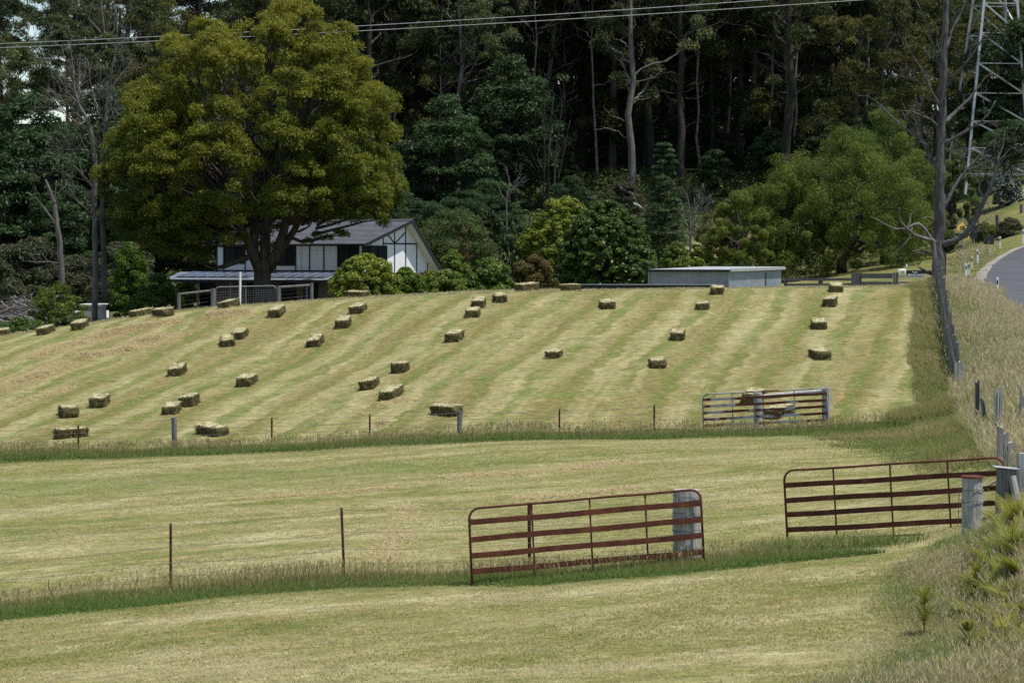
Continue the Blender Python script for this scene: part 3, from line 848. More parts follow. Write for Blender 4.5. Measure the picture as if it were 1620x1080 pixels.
g1 = gate('farm_gate', 'rusty slatted farm gate leaning against the big grey strainer post', P(747, 926, 41.15), P(1114, 894, 41.35), (-.055, .05, 1.185),
          (.18, .39, .60, .82), (.27, .52, .76), M['rust'], M['rust'], .088, group='rusty farm gates')
g2 = gate('farm_gate', 'rusty slatted farm gate standing open beside the round capped gate post', P(1246, 856, 43.5), P(1594, 838, 42.2), (-.06, .03, 1.155),
          (.16, .38, .58, .79), (.23, .49, .75), M['rust'], M['rust'], .085, group='rusty farm gates')
g3 = gate('farm_gate', 'far grey and rust streaked slatted gate in the second wire fence', P(1113, 682, 73.6), P(1309, 672, 73.2), (-.03, 0, 1.02),
          (.14, .32, .50, .67, .85), (.24, .49, .74), M['old_galv'], M['rust_galv'], .075, .02)


# ---------------------------------------------------------------- posts
def round_post(mb, base, h, r, lean=(0, 0), taper=.94, n=14, rough=.04, top=True):
    pts, rad = [], []
    for q in range(6):
        f = q / 5; pts.append(Vector(base) + Vector((lean[0] * f * h, lean[1] * f * h, f * h))); rad.append(r * (1 - (1 - taper) * f) * random.uniform(.98, 1.02))
    mb.tube(pts, rad, n, rough=rough)
    return pts[-1]


b0 = G(1087, 41.645, -.1); t = thing('strainer_post', 'thick grey weathered strainer post behind the right end of the leaning gate', 'fence post', b0)
m = MB(b0); round_post(m, b0, 1.26, .225, (-.005, 0), .96, 18); m.build('post', M['post'], t)
for hh in (.25, .53, .80, 1.06):
    m = MB(b0); ring = [b0 + Vector((math.cos(a) * .232, math.sin(a) * .232, hh + .1 + .012 * math.sin(a * 2 + hh * 7))) for a in np.linspace(0, 2 * math.pi, 17)]
    m.tube(ring, .006, 5); m.build('wire_loop', M['wire'], t)
b0 = G(1538, 41.0, -.1); t = thing('gate_post', 'round grey gate post with a rusty red flat cap', 'fence post', b0)
m = MB(b0); tp = round_post(m, b0, .98, .165, (0, 0), .97, 16); m.build('post', M['post'], t)
m = MB(b0); m.tube([tp, tp + Vector((0, 0, .025)), tp + Vector((0, 0, .03))], [.180, .180, .15], 18); m.build('cap', M['rust'], t)
for hh in (.62, .80):
    m = MB(b0); m.tube([b0 + Vector((math.cos(a) * .176, math.sin(a) * .176, hh + .02 * math.sin(a * 3))) for a in np.linspace(0, 2 * math.pi, 15)], .005, 5); m.build('wire_loop', M['wire'], t)
m = MB(b0); m.tube([b0 + Vector((-.22, -.02, .25)), b0 + Vector((-.215, -.03, .55)), b0 + Vector((-.2, -.03, .84)), b0 + Vector((-.15, -.06, .80))], .006, 5); m.build('latch_chain', M['wire'], t)
b0 = G(1592, 42.0, -.15); t = thing('strainer_post', 'dark mossy strainer post with a pale flat cap and a bleached diagonal stay', 'fence post', b0)
tz = P(1592, 741, 42.0).z - b0.z
m = MB(b0); tp = round_post(m, b0, tz, .165, (0, 0), .98, 16, .06); m.build('post', M['post_dark'], t)
m = MB(b0); m.box(tp + Vector((0, 0, .015)), (.40, .34, .022), Matrix.Rotation(R(6), 4, 'Y'), jit=.012); m.build('cap', M['galv'], t)
m = MB(b0); m.tube([tp + Vector((.06, -.18, -.10)), tp + Vector((.11, -.24, -.42)), tp + Vector((.22, -.34, -.85))], [.06, .065, .075], 10, rough=.06); m.build('stay', M['bark_white'], t)
b0 = G(1618, 42.6, -.15); m = MB(b0); tz = P(1618, 716, 42.6).z - b0.z
m.box(b0 + Vector((0, 0, tz / 2)), (.17, .14, tz), jit=.01); o = m.build('fence_post', M['post'], bevel=.01); o.location = b0
tag(o, 'grey squared post at the right edge behind the diagonal stay', 'fence post')
# bleached split post and the other old posts of the bank
def split_post(u, Y, top, wpx, mat, label, ragged=.1, lean=(0, 0)):
    b0 = G(u, Y, -.15); h = P(u, top, Y).z - b0.z; wd = wpx / F * Y
    m = MB(b0)
    for q in range(3):
        x0 = (q - 1) * wd / 3; hh = h * (1 - ragged * (0, .35, 1)[(q + int(u)) % 3])
        n = len(m.v); m.box(b0 + Vector((x0 + lean[0] * hh / 2, .004 * q, hh / 2)), (wd / 3 - .004, wd * (.5 + .1 * q), hh), Matrix.Shear('XY', 4, (0, 0)) , jit=.014)
        for k in range(n + 4, n + 8): m.v[k] = (m.v[k][0] + lean[0] * hh, m.v[k][1], m.v[k][2] + random.uniform(-.04, .05))
    o = m.build('fence_post', mat); o.location = b0
    return tag(o, label, 'fence post')


split_post(1590, 46.0, 676, 26, M['bark_white'], 'bleached ragged split post just above the top of the open gate', .25)
split_post(1517, 80, 573, 14, M['post'], 'old grey post at the lower end of the paling fence', .05)
split_post(1546, 64, 601, 8, M['post_dark'], 'thin dark post sunk in dry grass above the open gate', .06)
split_post(1579, 57, 613, 13, M['post'], 'broad grey split post with flat top in the dry grass of the bank', .08)
split_post(1611, 55, 612, 8, M['bark_white'], 'narrow bleached post at the right edge in the dry grass', .2, (.05, 0))
split_post(1566, 60, 628, 7, M['post_dark'], 'short dark leaning stump of a post in the dry grass', .15, (-.12, 0))
split_post(1541, 95, 541, 12, M['post_dark'], 'broken dark stump alone on the dry grass bank', .5)


# ---------------------------------------------------------------- wire fences
def wire(mb, pts, r=.004):
    out = []
    for a, b in zip(pts[:-1], pts[1:]):
        for q in range(4): 
            f = q / 4; out.append(a.lerp(b, f) - Vector((0, 0, .05 * 4 * f * (1 - f) * min(1, (b - a).length / 4))))
    out.append(pts[-1]); mb.tube(out, r, 4)


def picket(mb, b, h, w_=.034, lean=0):
    tp = b + Vector((lean, 0, h))
    mb.beam(b, tp, w_, .006, up=(0, 1, 0)); mb.beam(b + Vector((0, .014, 0)), tp + Vector((0, .014, 0)), .006, w_ * .8, up=(0, 1, 0))


b0 = G(0, 43.2); t = thing('wire_fence', 'near wire fence of rusty steel pickets running left from the leaning gate', 'fence', b0)
spots = [(-420, 43.4, 1.15, 0), (-140, 43.3, 1.15, .02), (270, 43.2, 1.10, 0), (545, 43.1, 1.15, -.05), (838, 42.3, 1.12, -.01)]
tops = []
for u, Y, h, ln in spots:
    p = G(u, Y, -.08); m = MB(b0); picket(m, p, h + .08, .042 if u != 838 else .055, ln); m.build('picket', M['rust'], t); tops.append((p, h, ln))
tops.append((G(1088, 41.55, -.1), 1.2, 0))
for f in (.97, .66, .42, .22):
    m = MB(b0); wire(m, [p + Vector((ln * f, -.03, .08 + h * f)) for p, h, ln in tops], .0036); m.build('wire', M['wire'], t)

b0 = G(0, 73.7); t = thing('wire_fence', 'far wire fence of thin pickets and grey posts along the tall grass strip', 'fence', b0)
tops = []
for u, top, wood in [(-190, 688, 0), (-30, 680, 0), (124, 672, 0), (276, 660, 1), (430, 660, 0), (585, 655, 0), (727, 650, 1), (885, 647, 0), (1035, 640, 0)]:
    p = G(u, 73.6, -.1); h = P(u, top, 73.6).z - p.z; m = MB(b0)
    if wood: round_post(m, p, h, .075, (random.uniform(-.02, .02), 0), .95, 10); m.build('post', M['post_dark'], t)
    else: picket(m, p, h, .05); m.build('picket', M['rust'], t)
    tops.append((p, h))
for u, top in ((1199, 621), (1307, 613)):
    p = G(u, 74.0, -.1); h = P(u, top, 74.0).z - p.z; m = MB(b0); round_post(m, p, h, .125, (0, 0), .95, 12); m.build('post', M['post'], t)
    tops.append((p, h))
a, b = tops[-2][0] + Vector((.1, 0, tops[-2][1] - .12)), tops[-1][0] + Vector((-.1, 0, tops[-1][1] - .10))
m = MB(b0); m.tube([a, b], [.075, .065], 10, rough=.05); m.build('brace_rail', M['post'], t)
for f in (.95, .75, .55, .36, .2):
    m = MB(b0); wire(m, [p + Vector((0, -.03, h * f)) for p, h in tops[:-1]], .005); m.build('wire', M['wire'], t)

# paling fence along the road bank
b0 = Vector((fence_x(80), 80, zf(fence_x(80), 80))); t = thing('paling_fence', 'weathered grey paling fence climbing the bank to the bare dead tree', 'fence', b0)
ys_p = np.linspace(80.8, 113, 92); fd = Vector((.139, 1, 0)).normalized(); fn = Vector((fd.y, -fd.x, 0))
RZ = Matrix.Rotation(math.atan2(fd.y, fd.x), 4, 'Z')
for q, yy in enumerate(ys_p):
    x = fence_x(yy); z = zf(x, yy)
    h = 1.12 + random.uniform(-.12, .08) + .25 * max(0, (yy - 105) / 8) - (.5 if random.random() < .05 else 0) - .25 * (yy < 83)
    m = MB(b0); m.box((x, yy, z + h / 2 - .06), (random.uniform(.16, .25), .022, h), Matrix.Rotation(random.uniform(-.05, .05), 4, 'Y') @ RZ if False else RZ @ Matrix.Rotation(random.uniform(-.06, .06), 4, 'Y'), jit=.008)
    m.build('paling', M['paling'], t)
for hh in (.25, .66):
    m = MB(b0); pts = [Vector((fence_x(yy), yy, zf(fence_x(yy), yy) + hh)) + fn * .045 for yy in np.linspace(80.8, 113, 14)]
    for a, b in zip(pts[:-1], pts[1:]): m.beam(a, b, .04, .08)
    m.build('rail', M['rail_dark'], t)
for yy in np.arange(82, 113, 3.0):
    p = Vector((fence_x(yy), yy, zf(fence_x(yy), yy))) + fn * .13; m = MB(b0); m.box(p + Vector((0, 0, .58)), (.12, .12, 1.30), RZ, jit=.01); m.build('post', M['post_dark'], t)

# ---------------------------------------------------------------- hay bales
def bale_mesh(seed):
    r = random.Random(seed); L, W, H = 1.0 * r.uniform(.95, 1.05), .47, .37
    bm = {}; m = MB(); nx, ny, nz = 22, 9, 8
    def pt(i, j, k):
        key = (i, j, k)
        if key in bm: return bm[key]
        p = Vector((i / nx - .5, j / ny - .5, k / nz))
        c = Vector((p.x * L, p.y * W, p.z * H))
        # soften edges and corners, flakes across the length
        e = Vector((p.x * 2, p.y * 2, p.z * 2 - 1)); rr = sum(abs(v) ** 8 for v in e) ** (1 / 8)
        mx = max(abs(v) for v in e); c2 = Vector((e.x / rr * mx * L / 2, e.y / rr * mx * W / 2, (e.z / rr * mx + 1) * H / 2))
        n_ = mnoise.noise_vector(Vector((c.x * 5 + seed * 9, c.y * 5, c.z * 5))) * .045
        fl = .018 * math.sin(c.x * 42 + 2.5 * mnoise.noise(c * 3 + Vector((seed, 0, 0)))) + .018 * mnoise.noise(Vector((c.x * 16 + seed, c.y * 6, c.z * 6)))
        nd = Vector((e.x * abs(e.x), e.y * abs(e.y), max(e.z, 0) ** 2)); 
        c2 += n_ + (nd.normalized() * fl if nd.length > .01 else Vector())
        # waist where the two strings bite
        for sx in (-.17, .17):
            g = math.exp(-((c.x / L - sx) / .028) ** 2) * .03
            c2.y -= math.copysign(g, e.y) * abs(e.y); c2.z -= g * max(e.z, 0)
        bm[key] = len(m.v); m.v.append(tuple(c2)); return bm[key]
    def face(a, b, c, d): m.f.append((pt(*a), pt(*b), pt(*c), pt(*d))); m.m.append(0)
    for i in range(nx):
        for j in range(ny):
            face((i, j, nz), (i + 1, j, nz), (i + 1, j + 1, nz), (i, j + 1, nz)); face((i, j, 0), (i, j + 1, 0), (i + 1, j + 1, 0), (i + 1, j, 0))
        for k in range(nz):
            face((i, 0, k), (i + 1, 0, k), (i + 1, 0, k + 1), (i, 0, k + 1)); face((i, ny, k), (i, ny, k + 1), (i + 1, ny, k + 1), (i + 1, ny, k))
    for j in range(ny):
        for k in range(nz):
            face((0, j, k), (0, j, k + 1), (0, j + 1, k + 1), (0, j + 1, k)); face((nx, j, k), (nx, j + 1, k), (nx, j + 1, k + 1), (nx, j, k + 1))
    for q in range(520):
        # straws sticking out
        s_ = r.choice('ttttffffaab')
        x, y, z = r.uniform(-.5, .5) * L, r.uniform(-.5, .5) * W, r.uniform(.02, 1) * H
        if s_ == 't': z = H; d = Vector((r.uniform(-1, 1), r.uniform(-1, 1), r.uniform(.0, .7)))
        elif s_ == 'f': y = -W / 2; d = Vector((r.uniform(-1, 1), -r.uniform(.1, .8), r.uniform(-.6, 1)))
        elif s_ == 'b': y = W / 2; d = Vector((r.uniform(-1, 1), r.uniform(.1, .8), r.uniform(-.6, 1)))
        else: x = math.copysign(L / 2, x); d = Vector((math.copysign(r.uniform(.1, .8), x), r.uniform(-1, 1), r.uniform(-.6, 1)))
        d.normalize(); ln = r.uniform(.05, .15); c = Vector((x, y, z)); sd_ = d.cross(Vector((r.uniform(-1, 1), r.uniform(-1, 1), 1))).normalized() * .005
        m.quad(c - d * ln * .4 - sd_, c - d * ln * .4 + sd_, c + d * ln * .6 + sd_, c + d * ln * .6 - sd_, 0)
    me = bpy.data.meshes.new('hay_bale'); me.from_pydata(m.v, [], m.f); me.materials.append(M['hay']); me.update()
    me.polygons.foreach_set('use_smooth', [len(f) == 4 and i < len(m.f) - 520 for i, f in enumerate(m.f)])
    return me


SPILL = []
bmeshes = [bale_mesh(k) for k in range(7)]
BALES = [
    (2, 26, 531, 'hay bale cut off by the left edge of the picture'),
    (69, 27, 530, 'second bale from the left along the falling brow of the field'),
    (123, 22, 522, 'small bale below the pale gravel and the low left shrub'),
    (222, 40, 500, 'long bale lying on the brow left of the yard fence, half behind another'),
    (256, 38, 502, 'low sagging bale just right of the long bale on the brow'),
    (360, 35, 488, 'bale lying on the brow in front of the pale tube gate'),
    (437, 25, 503, 'bale alone below the forked tree trunk'),
    (377, 26, 538, 'upper right bale of the touching pair left of centre'),
    (358, 27, 549, 'lower left bale of the touching pair left of centre'),
    (498, 24, 549, 'bale with a torn right end, midway up the field left of centre'),
    (542, 22, 520, 'bale midway between the torn bale and the one under the round bushes'),
    (566, 26, 497, 'bale in the open just below the long bale by the round bushes'),
    (565, 39, 468, 'long bale on the brow touching the round green bushes by the house'),
    (278, 24, 596, 'lone bale midway up the left of the field'),
    (388, 29, 612, 'pale faced bale midway up the field, between the pairs'),
    (154, 27, 646, 'bale standing up right of and above the broad lower left bale'),
    (103, 38, 662, 'broad bale turned at an angle low on the left of the field'),
    (268, 27, 657, 'front left bale of the close pair above the squared grey fence post'),
    (297, 27, 644, 'back right bale of the close pair above the squared grey fence post'),
    (107, 59, 695, 'long dark bale crossed by the leftmost thin fence picket'),
    (333, 57, 692, 'long dark bale with spilt hay on its right end by the far fence'),
    (632, 28, 591, 'topmost bale of the three in the middle of the field'),
    (584, 30, 617, 'left bale of the three in the middle of the field'),
    (619, 38, 633, 'biggest and lowest bale of the three in the middle of the field'),
    (706, 57, 661, 'long bale right behind the grey post in the middle of the far fence'),
    (719, 30, 542, 'bale split in two lumps right of the field centre'),
    (748, 21, 503, 'lower bale of the close pair high in the middle of the field'),
    (757, 21, 488, 'upper bale of the close pair high in the middle of the field'),
    (791, 23, 480, 'bale just below the brow right of the close pair'),
    (834, 39, 460, 'left one of the two long bales on the brow before the big dome bush'),
    (903, 38, 460, 'right one of the two long bales on the brow before the big dome bush'),
    (877, 30, 568, 'lone bale in the very middle of the striped field'),
    (962, 24, 490, 'bale high in the field below the conifer'),
    (1113, 23, 491, 'bale with a crumbling left end below the left half of the shed'),
    (1136, 24, 467, 'bale on the brow right against the grey shed'),
    (1074, 26, 540, 'upper bale of the two right of centre below the shed'),
    (1041, 26, 583, 'lower bale of the two right of centre below the shed'),
    (1325, 20, 463, 'topmost pale bale of the right hand row, before the dark rail fence'),
    (1316, 27, 486, 'second bale from the top of the right hand row'),
    (1298, 23, 522, 'third bale from the top of the right hand row'),
    (1300, 30, 570, 'lowest bale of the right hand row'),
    (1194, 42, 641, 'bale half hidden behind the upper part of the far gate'),
    (1234, 52, 664, 'dark flattened bale behind the lower bars of the far gate'),
]
for q, (u, wpx, row, label) in enumerate(BALES):
    p = at(u, row, 74.8, 116); s_ = F / p.y; wm = wpx / s_
    psi = 1.5
    for a in np.linspace(1.56, 0, 80):
        psi = a
        if math.cos(a) + .47 * math.sin(a) >= wm: break
    psi *= 1 if q % 4 else -1
    eps = .4
    nx_ = (zf(p.x + eps, p.y) - zf(p.x - eps, p.y)) / (2 * eps); ny_ = (zf(p.x, p.y + eps) - zf(p.x, p.y - eps)) / (2 * eps)
    zv = Vector((-nx_, -ny_, 1)).normalized(); xv = Vector((math.cos(psi), math.sin(psi), 0)); xv = (xv - zv * xv.dot(zv)).normalized(); yv = zv.cross(xv)
    RM = Matrix((xv, yv, zv)).transposed().to_4x4()
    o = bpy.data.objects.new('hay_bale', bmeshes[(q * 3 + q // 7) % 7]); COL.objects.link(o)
    ly = .23 * abs(math.cos(psi)) + .5 * abs(math.sin(psi))
    if p.y > 104: p.y -= .0; p.z = zf(p.x, p.y)
    pz = Vector((p.x, p.y + ly, 0)); pz.z = zf(pz.x, pz.y) - .035
    sc = random.uniform(.95, 1.06); RM = RM @ Matrix.Rotation(random.uniform(-.07, .07), 4, 'X') @ Matrix.Rotation(random.uniform(-.05, .05), 4, 'Y')
    o.matrix_world = Matrix.Translation(pz) @ RM @ Matrix.Diagonal((sc, sc * random.choice((1, -1)), sc * random.uniform(.78, .96), 1))
    tag(o, label, 'hay bale', 'hay bales lying on the mown field'); SPILL.append((pz.x, pz.y))
sx_ = np.concatenate([rng.normal(x, .50, 70) for x, y in SPILL]); sy_ = np.concatenate([rng.normal(y, .40, 70) for x, y in SPILL])
straw('loose_hay', sx_, sy_, U(.005, .06, len(sx_)), 'wisps of hay lying round the bales', .9)

# ---------------------------------------------------------------- house
PH = R(30); HC = P(571, 500, 195.0); HC.z = 0
AV = Vector((-math.cos(PH), math.sin(PH), 0)); BV = Vector((math.sin(PH), math.cos(PH), 0))
HB = HC.copy(); HB.z = zf(HC.x, HC.y)
def H(i, j, z): return HC + AV * i + BV * j + Vector((0, 0, z))
def iu(u, j=0.0):
    k_ = (u - CX) / F; c = H(0, j, 0); return (c.x - k_ * c.y) / (math.cos(PH) + k_ * math.sin(PH))
def ju(u):
    k_ = (u - CX) / F; return (k_ * HC.y - HC.x) / (math.sin(PH) - k_ * math.cos(PH))
def zr(row, Y=195.0): return (YH - row) / F * Y


hs = thing('house', 'white two storey house with black timber strips and a grey tiled roof', 'house', HB)
WL = iu(343); JR, JE = 6.0, 10.4
ZE, ZR, ZB, ZM = zr(384.5), zr(349.5, 200.2), zr(434, 204), zr(429)
ZG = HB.z - .6
ZEg = ZE
# walls
m = MB(HB)
m.quad(H(0, 0, ZM - .12), H(WL, 0, ZM - .12), H(WL, 0, ZE), H(0, 0, ZE))
jm = .0
m.quad(H(0, 0, ZM - .12), H(0, 0, ZE), H(0, JR, ZR - .16), H(0, JR, ZM - .12))
m.quad(H(0, JR, ZM - .12), H(0, JR, ZR - .16), H(0, JE, ZB - .1), H(0, JE, ZM - .12))
m.quad(H(WL, 0, ZM - .12), H(WL, JR, ZM - .12), H(WL, JR, ZR - .16), H(WL, 0, ZE))
m.quad(H(WL, JR, ZM - .12), H(WL, JE, ZM - .12), H(WL, JE, ZB - .1), H(WL, JR, ZR - .16))
m.build('upper_wall', M['wall'], hs)
m = MB(HB)
for a, b in ((H(0, 0, 0), H(WL, 0, 0)), (H(0, 0, 0), H(0, JE, 0)), (H(WL, 0, 0), H(WL, JE, 0)), (H(0, JE, 0), H(WL, JE, 0))):
    m.beam(a + Vector((0, 0, (ZG + ZM - .12) / 2)), b + Vector((0, 0, (ZG + ZM - .12) / 2)), .22, ZM - .12 - ZG)
m.build('brick_wall', M['brick'], hs)
# roof: tile courses stepped like laid tiles
rf = MB(HB); nc = 18; i0, i1 = -.70, WL + .5
jE = -.55; zE = ZE - .10 + .03
def zroof(j): return zE + (ZR - zE) * (j - jE) / (JR - jE)
for q in range(nc):
    ja, jb = jE + (JR - jE) * q / nc, jE + (JR - jE) * (q + 1) / nc
    za, zb = zroof(ja) + .035, zroof(jb)
    rf.quad(H(i0, ja, za), H(i1, ja, za), H(i1, jb, zb), H(i0, jb, zb)); rf.quad(H(i0, ja, za - .05), H(i1, ja, za - .05), H(i1, ja, za), H(i0, ja, za))
for q in range(nc):
    f0, f1 = q / nc, (q + 1) / nc; ja, jb = JR + (JE + .3 - JR) * f0, JR + (JE + .3 - JR) * f1
    za, zb = ZR + (ZB - .25 - ZR) * f0, ZR + (ZB - .25 - ZR) * f1
    rf.quad(H(i1, ja, za), H(i0, ja, za), H(i0, jb, zb + .035), H(i1, jb, zb + .035)); rf.quad(H(i1, jb, zb + .035), H(i0, jb, zb + .035), H(i0, jb, zb - .01), H(i1, jb, zb - .01))
roof = rf.build('roof', M['tile'], hs)
m = MB(HB); m.quad(H(i0, jE, zE - .06), H(i0, JR, ZR - .1), H(i1, JR, ZR - .1), H(i1, jE, zE - .06)); m.quad(H(i0, JR, ZR - .1), H(i0, JE + .3, ZB - .36), H(i1, JE + .3, ZB - .36), H(i1, JR, ZR - .1)); m.build('soffit', M['wall'], roof)
m = MB(HB); m.tube([H(i0, JR, ZR + .03), H(i1, JR, ZR + .03)], .11, 8); m.build('ridge_cap', M['tile'], roof)
for i_ in (i0 - .02, i1 + .02):
    m = MB(HB); m.beam(H(i_, jE, zE - .1), H(i_, JR, ZR - .04), .05, .22); m.beam(H(i_, JR, ZR - .04), H(i_, JE + .35, ZB - .32), .06, .32); m.build('barge_board', M['gutter'], roof)
m = MB(HB); m.beam(H(i0 + .03, jE - .06, zE - .07), H(i1 - .03, jE - .06, zE - .07), .12, .14); m.build('gutter', M['gutter'], roof)
# chimney
ic = iu(408, 3.0); zc = zroof(3.0)
m = MB(HB); RH = Matrix.Rotation(PH * -1, 4, 'Z')
m.box(H(ic, 3.0, zc + .45), (.75, .55, 1.5), RH); m.box(H(ic, 3.0, zc + 1.22), (.85, .65, .12), RH); m.build('chimney', M['brick'], roof)
# timber strips
def strip(name, a, b, w_=.10, off=Vector()):
    m = MB(HB); m.beam(a + off, b + off, .035, w_, up=(b - a).normalized().cross(off.normalized())); return m.build(name, M['black_timber'], hs)


fo = BV * -.02
for u in (343.5, 354, 388, 405, 436, 468, 490, 512.5, 534.5): strip('timber_strip', H(iu(u), 0, ZM), H(iu(u), 0, ZE - .02), .09, fo)
strip('timber_band', H(0, 0, ZM), H(WL, 0, ZM), .13, fo * 1.3); strip('timber_band', H(0, 0, ZE - .06), H(WL, 0, ZE - .06), .10, fo * 1.3)
go = AV * -.02
def zgab(j): return (ZE + (ZR - .16 - ZE) * j / JR) if j < JR else (ZR - .16 + (ZB - .1 - ZR + .16) * (j - JR) / (JE - JR))


jw = ju(611)
for u, lo in ((586.5, 1), (606, 1), (624, 0), (641.5, 0), (659, 0), (676, 0)):
    j = ju(u); zt = zgab(j) - .12
    strip('timber_strip', H(0, j, zr(389, 199) + .05 if lo else ZM - .1), H(0, j, zt), .10, go)
zh = zr(385.5, 200)
strip('timber_band', H(0, ju(606), zh), H(0, ju(659.5), zh), .10, go * 1.25)
strip('timber_brace', H(0, ju(612), zgab(ju(612)) - .2), H(0, ju(623.5), zh + .05), .09, go * 1.1); strip('timber_brace', H(0, ju(640.5), zr(368.5, 202)), H(0, ju(625), zh + .05), .09, go * 1.1)
# windows
def window(a, b, z0, z1, off, n=2):
    fr = MB(HB); o1 = off * 2.2
    d = (b - a)
    for z in (z0, z1): fr.beam(a + o1 + Vector((0, 0, z)), b + o1 + Vector((0, 0, z)), .06, .07)
    for q in range(n + 1):
        c = a + d * q / n + o1; fr.beam(c + Vector((0, 0, z0 + .035)), c + Vector((0, 0, z1 - .035)), .06, .06, up=d.normalized())
    f = fr.build('window', M['black_timber'], hs)
    for q in range(n):
        p = MB(HB); c0, c1 = a + d * (q + .03) / n + off * 1.2, a + d * (q + .97) / n + off * 1.2
        p.quad(c0 + Vector((0, 0, z0)), c1 + Vector((0, 0, z0)), c1 + Vector((0, 0, z1)), c0 + Vector((0, 0, z1)))
        p.build('curtain' if q % 2 == 0 else 'pane', M['curtain'] if q % 2 == 0 else M['glass'], f)


kk = N('dark_glass'); M['glass'] = kk.done(kk.bsdf((.010, .011, .014), .35, .12))
for ua, ub, r0, r1 in ((388, 355, 417, 386.5), (467, 436.5, 420, 386.5), (568, 535, 422, 386.5)):
    window(H(iu(ua), 0, 0), H(iu(ub), 0, 0), zr(r0), zr(r1), BV * -.025)
window(H(0, .12, 0), H(0, jw, 0), zr(415, 197), zr(389, 197), AV * -.025, 3)
m = MB(HB); m.tube([H(iu(476.5), -.06, ZE - .1), H(iu(476.5), -.06, ZM + .1)], .035, 6); m.build('downpipe', M['white_paint'], hs)
# ground floor openings
for ua, ub in ((420, 392), (470, 448), (340, 318), (505, 482)):
    m = MB(HB); a, b = H(iu(ua), 0, 0) + BV * -.13, H(iu(ub), 0, 0) + BV * -.13
    m.beam(a + Vector((0, 0, ZG + 1.5)), b + Vector((0, 0, ZG + 1.5)), .06, 2.0); m.build('door', M['glass'], hs)
# verandah
vr = MB(HB); jv = -3.6; ZP1, ZP0 = zr(431), zr(443.5, 191.5)
va, vb = iu(517, jv), iu(259, jv); wa, wb = iu(536, -.15), iu(286, -.15)
nrib = 40
for q in range(nrib):
    f0, f1 = q / nrib, (q + .85) / nrib
    vr.quad(H(va + (vb - va) * f0, jv, ZP0), H(va + (vb - va) * f1, jv, ZP0), H(wa + (wb - wa) * f1, -.15, ZP1), H(wa + (wb - wa) * f0, -.15, ZP1))
    f2 = (q + 1) / nrib
    vr.quad(H(va + (vb - va) * f1, jv, ZP0 + .012), H(va + (vb - va) * f2, jv, ZP0 + .012), H(wa + (wb - wa) * f2, -.15, ZP1 + .012), H(wa + (wb - wa) * f1, -.15, ZP1 + .012))
ver = vr.build('verandah_roof', M['porch_roof'], hs)
m = MB(HB); m.beam(H(va - .05, jv - .05, ZP0 - .09), H(vb + .05, jv - .05, ZP0 - .09), .10, .20); m.build('fascia', M['gutter'], ver)
m = MB(HB); m.beam(H(vb + .05, jv, ZP0 - .09), H(wb + .05, -.1, ZP1 - .09), .08, .18); m.build('fascia', M['gutter'], ver)
for u in (262, 313, 365, 428, 485):
    i_ = iu(u, jv + .1); p = H(i_, jv + .12, 0); z0 = zf(p.x, p.y) - .1
    m = MB(HB); m.box((p.x, p.y, (z0 + ZP0 - .15) / 2), (.13, .13, ZP0 - .15 - z0), RH); m.build('verandah_post', M['porch_roof'], hs)
sl_ = (ZP1 - ZP0) / (-.15 - jv)
def pan(u0, u1, n):
    ia, ib = iu(u0, -1.7), iu(u1, -1.7)
    for q in range(n):
        for row_ in (0, 1):
            a, b = ia + (ib - ia) * (q + .02) / n, ia + (ib - ia) * (q + .98) / n; j0, j1 = -2.75 + row_ * 1.12, -2.75 + row_ * 1.12 + 1.06
            z0, z1 = ZP0 + (j0 - jv) * sl_ + .11, ZP0 + (j1 - jv) * sl_ + .11
            p = MB(HB); c = [H(a, j0, z0), H(b, j0, z0), H(b, j1, z1), H(a, j1, z1)]; e = Vector((0, 0, .035))
            for x in range(4): p.quad(c[x] - e, c[(x + 1) % 4] - e, c[(x + 1) % 4], c[x], 1)
            p.quad(*[v - e for v in c][::-1], 1)
            ctr = sum(c, Vector()) / 4; ins = [v + (ctr - v).normalized() * .06 for v in c]
            for x in range(4): p.quad(c[x], c[(x + 1) % 4], ins[(x + 1) % 4], ins[x], 1)
            p.quad(*ins, 0)
            p.build('solar_panel', [M['solar'], M['solar_frame']], ver)


pan(525, 432, 6); pan(405, 290, 7)

# ---------------------------------------------------------------- shed
SB = G(1153, 148); PS = R(28); sa = Vector((-math.cos(PS), math.sin(PS), 0)); sb = Vector((math.sin(PS), math.cos(PS), 0))
def S(i, j, z): return Vector((SB.x, SB.y, 0)) + sa * i + sb * j + Vector((0, 0, z))
def solve(dirv, u):
    k_ = (u - CX) / F; return (k_ * SB.y - SB.x) / (dirv.x - k_ * dirv.y)


SL, SW = solve(sa, 1027), solve(sb, 1236)
zt, zb_ = zr(428.5, 148), SB.z - .5
sh = thing('shed', 'low grey blue corrugated steel shed behind the brow of the field', 'shed', SB)
def corr(f, L, nm):
    m = MB(SB); n = int(L / .03); pr = None
    for q in range(n + 1):
        d = L * q / n; o_ = .013 * math.sin(2 * math.pi * d / .125); c = (f(d, o_, zb_), f(d, o_, zt))
        if pr: m.quad(pr[0], c[0], c[1], pr[1])
        pr = c
    return m.build(nm, M['shed'], sh, smooth=False)


